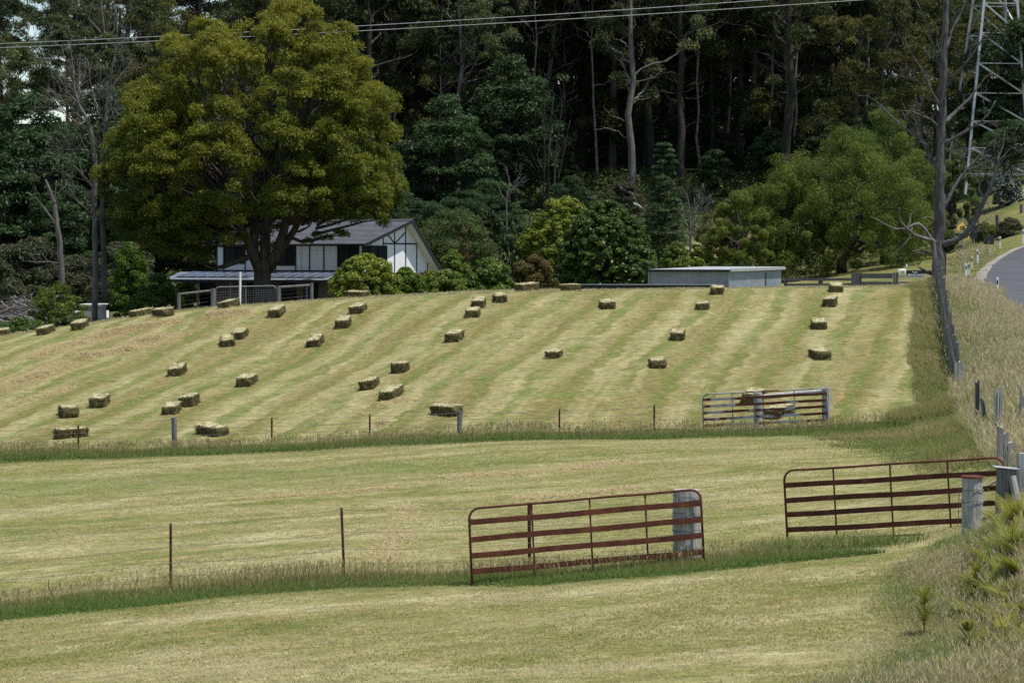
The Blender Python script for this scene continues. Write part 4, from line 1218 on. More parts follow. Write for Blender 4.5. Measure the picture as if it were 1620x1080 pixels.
corr(lambda d, o_, z: S(d, -o_, z), SL, 'front_wall'); corr(lambda d, o_, z: S(-o_, d, z), SW, 'end_wall'); corr(lambda d, o_, z: S(SL + o_, d, z), SW, 'end_wall'); corr(lambda d, o_, z: S(d, SW + o_, z), SL, 'back_wall')
m = MB(SB); nr = 60
for q in range(nr):
    f0, f1 = -.15 + (SL + .3) * q / nr, -.15 + (SL + .3) * (q + 1) / nr; o0, o1 = .015 * (q % 2), .015 * ((q + 1) % 2)
    m.quad(S(f0, -.16, zt + .06 + o0), S(f1, -.16, zt + .06 + o1), S(f1, SW + .2, zt + .20 + o1), S(f0, SW + .2, zt + .20 + o0))
m.build('roof', M['galv'], sh)
m = MB(SB); m.beam(S(-.15, -.18, zt + .01), S(SL + .15, -.18, zt + .01), .03, .13); m.build('fascia', M['gutter'], sh)
m = MB(SB); m.beam(S(-.17, -.16, zt + .045), S(-.17, SW + .2, zt + .12), .03, .16); m.build('fascia', M['galv'], sh)
for i_, j_ in ((.0, -.03), (SL, -.03)):
    m = MB(SB); p = S(i_, j_, 0); m.box((p.x, p.y, (zt + zb_) / 2), (.09, .09, zt - zb_), Matrix.Rotation(-PS, 4, 'Z')); m.build('corner_post', M['shed'], sh)
m = MB(SB); jd = solve(sb, 1211); p = S(-.03, jd, 0); m.box((p.x, p.y, (zr(432, 150) + zb_) / 2), (.05, .09, zr(432, 150) - zb_)); m.build('door_edge', M['black_timber'], sh)
a, b = G(886, 141), G(1128, 137.5); zt2 = zr(450.5, 141)
o = MB(a); o.beam(Vector((a.x, a.y, (a.z - .3 + zt2) / 2)), Vector((b.x, b.y, (a.z - .3 + zt2) / 2 + .02)), .22, zt2 - a.z + .3); ob = thing('garden_wall', 'low dark timber garden edge with a pale top left of the shed', 'low wall', a)
o.build('wall', M['black_timber'], ob)
o = MB(a); o.beam(Vector((a.x, a.y, zt2 + .025)), Vector((b.x, b.y, zt2 + .045)), .26, .045); o.build('coping', M['galv'], ob)

# ---------------------------------------------------------------- yard fence and pale gate before the house
YY0 = 117.0
b0 = G(336, YY0); t = thing('yard_fence', 'grey post and rail yard fence on both sides of the pale tube gate', 'fence', b0)
tp = {}
for u, row, r_ in ((283, 463, .085), (337, 456, .10), (441, 452, .085), (493, 447.5, .075)):
    p = G(u, YY0, -.1); h = zr(row, YY0) - p.z; m = MB(b0); tp[u] = round_post(m, p, h, r_, (0, 0), .97, 12); m.build('post', M['post_dark'], t)
for a, b in ((283, 337), (441, 493)):
    m = MB(b0); m.tube([tp[a] - Vector((-.05, 0, .06)), tp[b] - Vector((.05, 0, .10))], .055, 10); m.build('rail', M['post_dark'], t)
    for q in range(4):
        m = MB(b0); d = Vector((0, 0, .22 + .17 * q)); m.tube([tp[a] - d, tp[b] - d], .0028, 4); m.build('wire', M['dull_galv'], t)
bl = G(341, YY0, .10); br = G(437, YY0, .10); zt_l, zt_r = zr(454, YY0), zr(452, YY0)
t = thing('tube_gate', 'pale tube gate with wire mesh before the house', 'gate', bl)
m = MB(bl); r_ = .15
m.tube([bl, Vector((bl.x, bl.y, zt_l - r_)), Vector((bl.x + .05, bl.y, zt_l - .04)), Vector((bl.x + r_, bl.y, zt_l)), Vector((br.x - r_, br.y, zt_r)), Vector((br.x - .05, br.y, zt_r - .04)), Vector((br.x, br.y, zt_r - r_)), br, bl], .025, 8)
m.build('frame', M['dull_galv'], t)
m = MB(bl); c = bl.lerp(br, .5); m.tube([c, Vector((c.x, c.y, zt_l))], .02, 6); m.build('upright', M['dull_galv'], t)
m = MB(bl)
for q in range(1, 8):
    f = q / 8; m.tube([bl + Vector((0, 0, (zt_l - bl.z) * f)), br + Vector((0, 0, (zt_r - br.z) * f))], .0028, 4)
for q in range(1, 24):
    p = bl.lerp(br, q / 24); m.tube([p, Vector((p.x, p.y, zt_l - .02))], .0028, 4)
m.build('wire_mesh', M['dull_galv'], t)
b0 = G(379.5, 115.6, -.1); m = MB(b0); round_post(m, b0, zr(430, 115.6) - b0.z, .05, (.01, 0), .98, 10); o = m.build('white_post', M['white_paint']); o.location = b0; tag(o, 'slim white painted post standing before the pale tube gate', 'post')

# dark rail fence right of the shed
YF = 129.0
b0 = G(1300, YF); t = thing('rail_fence', 'dark weathered post and rail fence between the shed and the dead tree', 'fence', b0)
for u, row, wd in ((1243, 441, .16), (1298, 440, .20), (1355, 432.5, .46), (1417, 431, .24), (1478, 434, .2)):
    p = G(u, YF, -.2); h = zr(row, YF) - p.z; m = MB(b0); m.box(p + Vector((0, 0, h / 2)), (wd, .18, h), jit=.015); m.build('post', M['rail_dark'] if u < 1417 else M['post_dark'], t, bevel=.015)
for ua, ub, ra, rb, hh, mt in ((1243, 1348, 442, 442, .13, 'rail_dark'), (1243, 1348, 450.5, 450, .12, 'rail_dark'), (1363, 1412, 436.5, 436.5, .24, 'rail_dark'), (1363, 1412, 448.5, 448.5, .18, 'rail_dark'), (1421, 1477, 437.5, 437.8, .09, 'post'), (1421, 1477, 447, 447, .09, 'post_dark')):
    m = MB(b0); m.beam(P(ua, ra, YF - .1), P(ub, rb, YF - .1), .06, hh); m.build('rail', M[mt], t)
# sign board and alpaca figure on the rail
b0 = P(1453, 436, YF + .15); t = thing('farm_sign', 'dark board with small white lettering behind the pale rail', 'sign', b0)
m = MB(b0); m.beam(P(1434, 432, YF + .15), P(1473, 432, YF + .15), .03, .27); m.build('board', M['black_paint'], t)
m = MB(b0); x = 1436.5
while x < 1466:
    w_ = random.uniform(.7, 1.5); a = P(x, 434.6 + random.uniform(-.2, .2), YF + .125); m.box(a, (w_ / F * YF, .012, random.uniform(.035, .06)), jit=.008); x += w_ + random.uniform(.3, .6)
    if 1449.5 < x < 1452: x += 1.3
for q in range(9): a = P(1447 + random.uniform(-3, 5), 430.5 + random.uniform(-1.2, 1.6), YF + .125); m.box(a, (random.uniform(.02, .06), .012, random.uniform(.02, .05)), Matrix.Rotation(random.uniform(-1, 1), 4, 'Y'))
m.build('lettering', M['white_paint'], t)


def skin_figure(name, joints, bones, mat, levels=2):
    me = bpy.data.meshes.new(name); me.from_pydata([j[0] for j in joints], bones, []); me.update()
    o = link(bpy.data.objects.new(name, me)); me.materials.append(mat)
    o.modifiers.new('skin', 'SKIN'); 
    sv = me.skin_vertices[0].data
    for k, j in enumerate(joints): sv[k].radius = (j[1], j[1]) if not hasattr(j[1], '__len__') else j[1]
    sv[0].use_root = True
    sd_ = o.modifiers.new('smooth', 'SUBSURF'); sd_.levels = levels; sd_.render_levels = levels
    return o


af = [((0, 0, .22), .075), ((.14, 0, .23), .08), ((-.13, 0, .23), .07), ((.19, 0, .29), .052), ((.215, 0, .39), .036), ((.235, 0, .46), .045), ((.29, 0, .455), .026),
      ((.15, -.045, .12), .03), ((.15, -.045, .01), .02), ((.12, .045, .12), .03), ((.12, .045, .01), .02),
      ((-.13, -.045, .13), .034), ((-.12, -.045, .01), .02), ((-.15, .045, .13), .034), ((-.15, .045, .01), .02), ((-.19, 0, .25), .02), ((-.215, 0, .18), .012), ((.225, -.022, .53), .012), ((.225, .022, .53), .012)]
ab = [(0, 1), (0, 2), (1, 3), (3, 4), (4, 5), (5, 6), (1, 7), (7, 8), (1, 9), (9, 10), (2, 11), (11, 12), (2, 13), (13, 14), (2, 15), (15, 16), (5, 17), (5, 18)]
o = skin_figure('animal_figure', af, ab, M['white_paint'])
o.location = P(1426.5, 435.2, YF - .1); tag(o, 'small white long necked animal figure with a dark collar on the rail', 'figure')
m = MB(); m.tube([(.200, 0, .325), (.212, 0, .36)], [.052, .046], 10); cl = m.build('collar', M['black_paint'], o)

# ---------------------------------------------------------------- road, signs, posts
def road_left(Y): return float(np.interp(Y, [60, 90, 118, 129, 136, 143, 152, 161, 171, 180, 187, 200, 225, 260], [27.5, 26.2, 25.1, 24.9, 24.9, 25.5, 26.9, 28.6, 30.9, 33.4, 36.0, 41.5, 54, 74]))
def ribbon(name, off0, off1, dz, mat, n=7, kind='structure'):
    V = []; yl = list(np.arange(60, 240, 1.5))
    for q, yy in enumerate(yl):
        a = Vector((road_left(yy), yy)); b = Vector((road_left(yy + 1), yy + 1)); d = (b - a).normalized(); nn = Vector((d.y, -d.x))
        zc = np.mean([zf(*(a + nn * s_)) for s_ in (0, 2, 4, 6)])
        jit = .22 * mnoise.noise(Vector((yy * .35, off0, 0)))
        for k_ in range(n):
            f = k_ / (n - 1); o_ = off0 + (off1 - off0) * f + (jit if k_ in (0, n - 1) else 0)
            p = a + nn * o_; zz = zf(p.x, p.y) if (o_ < -.4 or o_ > 6.4) else max(zf(p.x, p.y), zc if abs(zf(p.x, p.y) - zc) < .2 else zf(p.x, p.y))
            V.append((p.x, p.y, zz + dz))
    o = np_grid(name, np.array(V), n, len(yl), mat); return tag(o, kind=kind)


ribbon('road_shoulder', -.5, 6.8, .055, M['gravel'], 12); ribbon('road', .15, 6.2, .085, M['asphalt'], 12)


def delineator(u, row, h, label, cream=False, Y=None):
    p = at(u, row, 118, 250) if Y is None else G(u, Y)
    t = thing('guide_post', label, 'guide post', p, 0, 'white guide posts along the road bend')
    m = MB(p); m.box(p + Vector((0, 0, h / 2 - .05)), (.13, .05, h + .1), Matrix.Rotation(random.uniform(-.03, .03), 4, 'Y')); m.build('post', M['cream_paint' if cream else 'white_paint'], t, bevel=.01)
    m = MB(p); m.box(p + Vector((0, -.03, h - .24)), (.075, .012, .20)); m.build('reflector', M['black_paint'], t)
    return t


delineator(1578, 479, .98, 'nearest white guide post, in the dry grass at the near edge of the asphalt', Y=136)
delineator(1528.5, 441, .92, 'lowest white guide post of the bunch under the yellow warning sign')
delineator(1533, 437, .86, 'cream guide post just right of the lowest post under the yellow sign', True)
delineator(1537.5, 428, .93, 'yellowed guide post second from the right in the bunch by the sign', True)
delineator(1546.5, 417, .95, 'white guide post between the bunch by the sign and the dark board', )
delineator(1582, 393, .86, 'white guide post on the far verge right of the dark board')
delineator(1618.5, 386, 1.05, 'white guide post at the right edge at the top of the bend')


p = at(1526, 436, 118, 250); t = thing('warning_sign', 'yellow diamond warning sign with a small plate below on a thin grey pole', 'road sign', p)
Ys = p.y; m = MB(p); m.tube([p, P(1523.5, 358, Ys)], .035, 8); m.build('pole', M['galv'], t)
def face(mb, cpt, pts, th=.012, mat=0):
    a = [cpt + Vector((x, -th, z)) for x, z in pts]; b = [cpt + Vector((x, th, z)) for x, z in pts]; n = len(a)
    k0 = len(mb.v); mb.v += [tuple(v) for v in a + b]; mb.f.append(tuple(range(k0, k0 + n))); mb.m.append(mat); mb.f.append(tuple(reversed(range(k0 + n, k0 + 2 * n)))); mb.m.append(mat)
    for q in range(n): mb.f.append((k0 + q, k0 + n + q, k0 + n + (q + 1) % n, k0 + (q + 1) % n)); mb.m.append(mat)


c = P(1522.5, 361, Ys - .06); hw = 9.6 / F * Ys
m = MB(p); face(m, c, [(0, -hw), (hw, 0), (0, hw), (-hw, 0)]); pl = m.build('sign_face', M['yellow_sign'], t)
m = MB(p); cc = c + Vector((0, -.022, 0))
for x0, z0, x1, z1 in ((-.13, .08, .13, .08), (-.13, .08, -.13, -.08), (-.13, -.08, .05, -.08), (.05, -.08, .05, .05), (.13, .08, .13, -.10), (.0, .02, .0, .16)):
    m.beam(cc + Vector((x0, 0, z0)), cc + Vector((x1, 0, z1)), .01, .045, up=(0, -1, 0) if False else ((0, 0, 1) if z0 == z1 else (1, 0, 0)))
m.build('symbol', M['black_paint'], pl)
c = P(1525.5, 375.5, Ys - .06); m = MB(p); face(m, c, [(-.29, -.12), (.29, -.12), (.29, .12), (-.29, .12)]); pl = m.build('plate', M['yellow_sign'], t)
m = MB(p)
for q in range(6): m.box(c + Vector((-.2 + q * .08, -.02, 0)), (.045, .01, .09), jit=.012)
m.build('lettering', M['black_paint'], pl)
p = at(1566.5, 404, 118, 260); t = thing('sign_back', 'dark back of a two panel road sign on a cream post', 'road sign', p); Ys = p.y
m = MB(p); m.box((p.x, p.y, (p.z + zr(372, Ys)) / 2), (.09, .07, zr(372, Ys) - p.z)); m.build('post', M['cream_paint'], t)
for dx in (-.19, .19):
    m = MB(p); q_ = P(1564.5, 379, Ys - .06); m.box(q_ + Vector((dx, 0, 0)), (.35, .02, .66)); m.build('panel', M['sign_back'], t)
p = at(1541, 394, 118, 260); t = thing('sign_back', 'large dark sign back close behind the yellow warning sign', 'road sign', p); Ys = p.y
m = MB(p); m.tube([p, P(1541, 358, Ys)], .04, 8); m.build('pole', M['galv'], t)
m = MB(p); q_ = P(1540.5, 367, Ys - .06); m.box(q_, (.50, .02, 1.05)); m.build('panel', M['sign_back'], t)
for u, row, top, label in ((1578, 376, 340, 'tall grey fence post on the slope above the dark sign back'), (1556.5, 366, 350, 'dark short fence post left on the slope above the road'), (1616, 337, 323, 'fence post high on the slope at the right edge'), (1582, 305, 286, 'fence post below the white flowering bush')):
    p = at(u, row, 150, 300); h = zr(top, p.y) - p.z; m = MB(p); m.tube([p - Vector((0, 0, .1)), p + Vector((0, 0, h))], .15 if u != 1556.5 else .09, 8); o = m.build('fence_post', M['post_dark']); o.location = p; tag(o, label, 'fence post')

# ---------------------------------------------------------------- pylon and power lines
YPY = 262.0; pb = P(1563, 290, YPY); pb.z = zf(pb.x, pb.y) - .3
py = thing('pylon', 'pale steel lattice pylon rising behind the dead tree on the right', 'pylon', pb)
zb0, hb = zr(285, YPY), 3.2
def hw_(z): return hb + (1.62 - hb) * (z - zb0) / (zr(-10, YPY) - zb0)
def cu_(z): return (1562 + (z - zb0) / (zr(-10, YPY) - zb0) * 12.5 - CX) / F * YPY
rot = Matrix.Rotation(R(9), 3, 'Z'); ZT_ = zr(-190, YPY)
def leg(sx, sy, z): h_ = hw_(z); return Vector((cu_(z), YPY, 0)) + rot @ Vector((sx * h_, sy * h_, 0)) + Vector((0, 0, z))


for sx in (-1, 1):
    for sy in (-1, 1):
        m = MB(pb); m.beam(leg(sx, sy, pb.z), leg(sx, sy, ZT_), .24, .24, up=(1, 0, 0)); m.build('leg', M['galv'], py)
lev = [zr(r_, YPY) for r_ in (277, 236, 194, 150, 103, 55, 8, -40, -90, -140, -185)]
for q, z in enumerate(lev):
    m = MB(pb)
    for (a, b) in (((-1, -1), (1, -1)), ((1, -1), (1, 1)), ((1, 1), (-1, 1)), ((-1, 1), (-1, -1))): m.beam(leg(*a, z), leg(*b, z), .10, .10)
    m.build('strut', M['galv'], py)
    if q:
        z0 = lev[q - 1]; m = MB(pb); m.beam(leg(-1, -1, z), leg(1, -1, z0), .17, .17); m.build('brace', M['galv'], py)
        m = MB(pb); m.beam(leg(1, 1, z), leg(1, -1, z0), .10, .10); m.beam(leg(1, 1, z0), leg(-1, 1, z), .09, .09); m.beam(leg(-1, 1, z0), leg(-1, -1, z), .10, .10); m.build('brace', M['galv'], py)
for z in (zr(-120, YPY), zr(-170, YPY)):
    m = MB(pb); m.beam(Vector((cu_(z) - 5, YPY, z)), Vector((cu_(z) + 5, YPY, z)), .2, .25); m.build('cross_arm', M['galv'], py)
m = MB(pb); m.box(P(1588, 202, YPY - 2.4), (.9, .05, .7)); m.build('plate', M['porch_roof'], py)
for q, (r0, r1, r2, lab) in enumerate((((69.5, 57, 0), 0, 0, 'upper of the two pale power lines crossing before the forest'), ((76, 65, 0), 0, 0, 'lower of the two pale power lines crossing before the forest'))):
    m = MB(); ln = []
    for u in range(-420, 1661, 40):
        if q == 0: row = 69.5 + (u - 0) * -.0420 - (u * (u - 1200)) * -1.1e-5 * 0 - (.0000125 * u * u) * 1
        else: row = 76.0 + u * -.0405 - .0000110 * u * u
        ln.append(P(u, row, 228))
    m.tube(ln, .028, 5); o = m.build('power_line', M['galv']); tag(o, lab, 'power line', 'power lines')

# ---------------------------------------------------------------- yard on the left: gravel, wall, brush pile
def patch(name, pts, dz, mat):
    V = [at(u, r_, 150, 262) + Vector((0, 0, dz)) for u, r_ in pts]; m = MB(); n = len(V) // 2
    return m, V


V = []; nu_ = 26
rows_a = np.linspace(-60, 172, nu_)
for f in np.linspace(0, 1, 6):
    for u in rows_a:
        yy = 205 + 26 * f + (u * .02); x = (u - CX) / F * yy; V.append((x, yy, zf(x, yy) + .12))
o = np_grid('gravel_track', np.array(V), nu_, 6, M['pale_gravel']); tag(o, kind='structure')
p0 = G(150, 196); t = thing('retaining_wall', 'low concrete retaining wall with pale top behind the left shrub', 'low wall', p0)
za = zr(484, 196); m = MB(p0); a, b = G(126, 196), G(168, 196); m.beam(Vector((a.x, a.y, (za + p0.z - .5) / 2)), Vector((b.x, b.y, (za + p0.z - .5) / 2)), .3, za - p0.z + .5); m.build('wall', M['post'], t)
m = MB(p0); m.beam(Vector((a.x - .2, a.y + 2.0, za + .06)), Vector((b.x + .1, b.y + 2.0, za + .06)), 4.4, .12); m.build('slab', M['pale_gravel'], t)
p0 = G(20, 214); t = MB(p0)
for q in range(210):
    u = random.uniform(-30, 85); c = G(u, random.uniform(206, 224)); top = 1.9 * math.exp(-((u - 25) / 45) ** 2)
    c.z += random.uniform(0, 1) * top + .1; d = Vector((random.gauss(0, 1), random.gauss(0, .6), random.gauss(0, .28))).normalized() * random.uniform(.5, 2.2); r_ = random.choice((.03, .04, .05, .09, .15))
    t.tube([c - d, c + Vector((0, 0, random.uniform(-.15, .15))), c + d], [r_, r_ * .9, r_ * .5], 5)
o = t.build('brush_pile', M['bark_dead']); o.location = p0; tag(o, 'heap of grey cut logs and branches at the left edge', 'brush pile')
# ---------------------------------------------------------------- vegetation
def unit(v):
    return v / np.maximum(np.linalg.norm(v, axis=1, keepdims=True), 1e-9)


def leaf_quads(C, Rr, per, L, W, up=.35, out=.6, rnd=.75, droop=0.0, shell=.55, tint_c=None, tj=.18, lowcut=-1.0, seed=0):
    """leaves filling clumps: C (n,3) centres, Rr (n,3) radii; returns vertices and tint"""
    g = np.random.default_rng(1000 + seed); n = len(C)
    d = unit(g.normal(0, 1, (n * per, 3)))
    d[:, 2] = np.where(d[:, 2] < lowcut, -d[:, 2] * .5, d[:, 2])
    rr = shell + (1 - shell) * g.uniform(0, 1, (n * per, 1)) ** .6
    idx = np.repeat(np.arange(n), per)
    pos = C[idx] + d * rr * Rr[idx]
    nrm = unit(d * out + np.array([0, 0, up]) + g.normal(0, 1, (n * per, 3)) * rnd)
    t = g.normal(0, 1, (n * per, 3)); t[:, 2] -= droop
    t = unit(t - nrm * (t * nrm).sum(1, keepdims=True)); b = np.cross(nrm, t)
    s = g.uniform(.6, 1.3, (n * per, 1))
    a, e = t * L * s / 2, b * W * s / 2
    V = np.stack([pos - a, pos + e * .9 - a * .15, pos + a, pos - e * .9 - a * .15], 1)
    tc = (np.full(n, .5) if tint_c is None else tint_c)[idx]
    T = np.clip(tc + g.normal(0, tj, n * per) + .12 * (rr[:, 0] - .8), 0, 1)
    return V.reshape(-1, 3), np.repeat(T, 4)


def bend(a, b, n=5, amt=.08, rs=random):
    a, b = Vector(a), Vector(b); L = (b - a).length; out = [a]
    for q in range(1, n): out.append(a.lerp(b, q / n) + Vector((rs.gauss(0, 1), rs.gauss(0, 1), rs.gauss(0, .6))) * L * amt * math.sin(math.pi * q / n))
    return out + [b]


def branch(mb, p, d, L, r, lev, rs, tips, spread=.6, up=.25, nk=(3, 4), ratio=.62, sides=5, rmin=.012, wig=.07):
    d = Vector(d).normalized(); e = p + d * L
    pts = bend(p, e, 4, wig, rs)
    mb.tube(pts, [r * (1 - .5 * q / 4) for q in range(5)], max(4, sides), cap=False)
    if lev == 0: tips.append(e); return
    k = rs.randint(*nk)
    for q in range(k):
        f = .35 + .65 * (q + 1) / k; o = p.lerp(e, f) if f < 1 else e
        i = min(3, int(f * 4)); o = pts[i].lerp(pts[i + 1], f * 4 - i) if f < 1 else e
        az = rs.uniform(0, 2 * math.pi); sp = spread * rs.uniform(.6, 1.25)
        s = d.orthogonal().normalized(); s.rotate(Matrix.Rotation(az, 3, d)) if False else None
        s = Matrix.Rotation(az, 3, d) @ d.orthogonal().normalized()
        nd = (d * math.cos(sp) + s * math.sin(sp) + Vector((0, 0, up))).normalized()
        branch(mb, o, nd, L * ratio * rs.uniform(.75, 1.2), max(rmin, r * .5 * rs.uniform(.8, 1.1)), lev - 1, rs, tips, spread, up, nk, ratio, sides - 1, rmin, wig)


def crown_obj(name, clumps, per, L, W, mat, parent=None, org=(0, 0, 0), seed=0, **kw):
    C = np.array([c[0] for c in clumps], float) - np.array(org); Rr = np.array([c[1] for c in clumps], float)
    tc = np.array([c[2] for c in clumps], float) if len(clumps[0]) > 2 else None
    V, T = leaf_quads(C, Rr, per, L, W, tint_c=tc, seed=seed, **kw)
    return np_quads(name, V, mat, {'tint': T}, parent)


def lumps(profile, n, cr, rs, flat=.75, rho=(.72, 1.0), inner=.2, squash=1.0):
    """clumps spread over a body of revolution: profile = [(z, radius)...]"""
    zs = [p[0] for p in profile]; rd = [p[1] for p in profile]
    out = []
    w_ = [max(.05, r) for r in np.interp(np.linspace(zs[0], zs[-1], 40), zs, rd)]; cz = np.linspace(zs[0], zs[-1], 40)
    for q in range(n):
        z = rs.choices(cz, w_)[0] + rs.uniform(-.5, .5) * (zs[-1] - zs[0]) / 40; r = float(np.interp(z, zs, rd)); a = rs.uniform(0, 2 * math.pi)
        k = rs.uniform(*rho) if rs.random() > inner else rs.uniform(.2, .7)
        c_ = cr * rs.uniform(.65, 1.3); k2 = max(0, r * k - c_ * .55)
        lim = zs[-1] - c_ * flat * .7
        out.append(((math.cos(a) * k2, math.sin(a) * k2 * squash, min(z, lim)), (c_, c_, c_ * flat), min(1, max(0, .5 + rs.gauss(0, .13)))))
    return out


# ---- forest eucalypts: prototypes about 34 m tall
def make_gum(seed, mat_leaf, mat_bark, h=34, bare=.45, r=.5, wide=1.0, per=190, dead=.25, fork=False):
    rs = random.Random(seed); m = MB(); tips = []
    top = Vector((rs.uniform(-1, 1), rs.uniform(-1, 1), h * .82)); tr = bend((0, 0, -1), top, 8, .009, rs)
    rad = [r * 1.25] + [r * (1 - .72 * q / 8) for q in range(1, 9)]
    m.tube(tr, rad, 9, rough=.06, cap=False)
    nl = 13
    for q in range(nl):
        f = bare + (1 - bare) * q / (nl - 1); i = min(7, int(f * 8)); o = tr[i].lerp(tr[i + 1], f * 8 - i)
        az = rs.uniform(0, 6.28); el = rs.uniform(.35, .95)
        d = Vector((math.cos(az) * math.cos(el), math.sin(az) * math.cos(el), math.sin(el)))
        branch(m, o, d, rs.uniform(3, 6.5) * wide * (1.15 - .4 * f), r * .30 * (1.2 - .6 * f), 2, rs, tips, .65, .18, (2, 3), .62, 6, .03)
    for q in range(int(8 * dead * 4)):
        f = rs.uniform(.25, bare + .1); i = int(f * 8); o = tr[i].lerp(tr[i + 1], f * 8 - i); az = rs.uniform(0, 6.28)
        branch(m, o, Vector((math.cos(az), math.sin(az), rs.uniform(0, .8))), rs.uniform(1.5, 3.5), .07, 1, rs, [], .5, .1, (2, 3), .6, 4, .02)
    t = thing('eucalyptus_tree', 'x', 'tree'); m.build('trunk', mat_bark, t, smooth=True)
    cl = []
    for tp in tips:
        c_ = rs.uniform(.75, 1.5) * wide; cl.append((tuple(tp), (c_, c_, c_ * .78), .5 + rs.gauss(0, .15)))
    o = crown_obj('crown', cl, int(per * 1.5), .40, .125, mat_leaf, t, seed=seed, up=.45, out=.5, rnd=.8, droop=1.2, lowcut=-.4)
    return t


def make_wattle(seed, profile, mat, n=70, cr=1.3, per=260, L=.40, W=.13, h=12, r=.22, name='wattle_tree', bark='bark_dark', **kw):
    rs = random.Random(seed); m = MB(); tips = []
    t = thing(name, 'x', 'tree')
    cl = lumps(profile, n, cr, rs, .6, inner=.25)
    top = Vector((0, 0, profile[-1][0] * .75)); tr = bend((0, 0, -.6), top, 6, .04, rs); m.tube(tr, [r * (1.15 - .8 * q / 6) for q in range(7)], 7, rough=.06, cap=False)
    for c in cl[::2]:
        e = Vector(c[0]); f = min(.95, max(.12, (e.z - (e.x ** 2 + e.y ** 2) ** .5 * .7) / max(top.z, .1))); i = min(5, int(f * 6)); o = tr[i].lerp(tr[i + 1], f * 6 - i)
        m.tube(bend(o, e, 4, .08, rs), [r * .34, r * .28, r * .2, r * .14, r * .07], 4, cap=False)
    m.build('trunk', M[bark], t, smooth=True)
    crown_obj('crown', cl, per, L, W, mat, t, seed=seed, **dict(dict(up=.5, out=.6, rnd=.6, lowcut=-.35), **kw))
    return t


def place(proto, base, sc, rz, label, group=None, first=[set()], szr=1.0, cat='tree'):
    if proto.name in first[0]: o = copy_tree(proto)
    else: o = proto; first[0].add(proto.name)
    o.location = base; o.scale = (sc, sc, sc * szr); o.rotation_euler = (0, 0, rz); o['label'] = label; o['category'] = cat
    if group: o['group'] = group
    elif 'group' in o: del o['group']
    return o


gums = [make_gum(11, M['gum_leaf'], M['bark_mid'], 35, .42, .50, 1.0), make_gum(12, M['gum_leaf'], M['bark_mid'], 34, .55, .42, .9), make_gum(13, M['gum_leaf2'], M['bark_gum'], 30, .38, .40, 1.05),
        make_gum(14, M['gum_leaf'], M['bark_dark'], 36, .48, .52, 1.1, dead=.5), make_gum(15, M['gum_leaf2'], M['bark_dark'], 28, .25, .36, 1.15)]
gums += [make_gum(17, M['gum_leaf'], M['bark_dark'], 21, .10, .26, 1.15, 210, 0), make_gum(18, M['gum_leaf2'], M['bark_gum'], 24, .16, .28, 1.2, 210, 0)]
gum_pale = make_gum(16, M['gum_leaf'], M['bark_pale'], 36, .46, .42, .95, dead=.35)
GF = 'tall eucalypts filling the forest behind the garden'
rf_ = random.Random(5)
def gum(u, Y, k, sc, label, group=None, rz=None, proto=None, szr=1.0):
    return place(proto or gums[k], G(u, Y, -.2), sc, rf_.uniform(0, 6.28) if rz is None else rz, label, group, szr=szr)


gum(970, 302, 0, 1.0, 'dark eucalypt with a straight bare trunk left of and above the conifer'); gum(922, 306, 3, 1.08, 'tall dark eucalypt with dead white limbs above the yellow green hedge')
gum(868, 298, 1, 1.05, 'tall dark trunk rising behind the bare grey thicket of dead stems'); gum(1173, 306, 1, 1.1, 'dark trunked eucalypt just left of the pale sunlit trunk')
gum(1194, 304, 0, 1.05, 'eucalypt with the pale sunlit trunk above the willow', proto=gum_pale); gum(1128, 300, 2, .85, 'slim eucalypt right of the conifer with olive crown')
gum(663, 300, 3, .95, 'dark eucalypt rising just right of the golden tree top')
LBL = ['dark eucalypt standing in the crowded forest high on the hill', 'eucalypt of the forest with a thin dark crown']
slots = []
for Y, us in ((272, (590, 720, 1010, 1250)), (292, (560, 618, 740, 800, 1040, 1090, 1235, 1290, 1345)), (312, (480, 540, 585, 700, 770, 840, 905, 1005, 1060, 1110, 1150, 1225, 1265, 1320, 1385, 1430)),
              (334, (420, 470, 520, 570, 625, 680, 730, 790, 830, 885, 945, 990, 1035, 1085, 1140, 1190, 1240, 1285, 1350, 1395, 1450)),
              (356, (-30, 190, 260, 330, 390, 445, 500, 555, 605, 650, 705, 755, 815, 860, 915, 965, 1020, 1070, 1120, 1165, 1215, 1255, 1305, 1372, 1440, 1500, 1560, 1620, 1660)),
              (384, (-60, 110, 165, 230, 300, 370, 440, 510, 580, 640, 720, 790, 850, 920, 990, 1060, 1130, 1200, 1280, 1420, 1475, 1530, 1590, 1650))):
    for u in us: slots.append((u + rf_.uniform(-14, 14), Y + rf_.uniform(-8, 8)))
for u, Y in slots:
    gum(u, Y, rf_.choice((0, 0, 1, 1, 2, 3, 3, 4)), rf_.uniform(.82, 1.12), 'one of the tall dark eucalypts crowding the forest slope behind the garden', GF)
for u, Y in ((1430, 262), (1478, 270), (1530, 278), (1590, 282), (1640, 276), (1385, 268), (1560, 300), (1505, 305), (1625, 310), (1460, 315)):
    gum(u, Y, rf_.choice((2, 4, 4, 1)), rf_.uniform(.62, .85), 'one of the olive eucalypts crowding behind the pylon on the right', 'eucalypts behind the pylon')
gum_thin = make_gum(19, M['gum_leaf'], M['bark_pale'], 30, .60, .17, .75, dead=.1)
for u, Y in ((690, 282), (745, 296), (848, 290), (896, 304), (945, 292), (1012, 306), (1108, 288), (1150, 300), (1218, 294), (1262, 284), (1312, 296), (1366, 286), (1405, 300), (560, 290), (620, 284), (118, 270), (205, 280), (8, 276)):
    gum(u, Y, 0, rf_.uniform(.85, 1.1), 'one of the slim pale trunked eucalypts standing along the front of the forest', 'slim pale trunked eucalypts', proto=gum_thin)
LOW = 'lower leafy eucalypts filling in between the forest trunks'
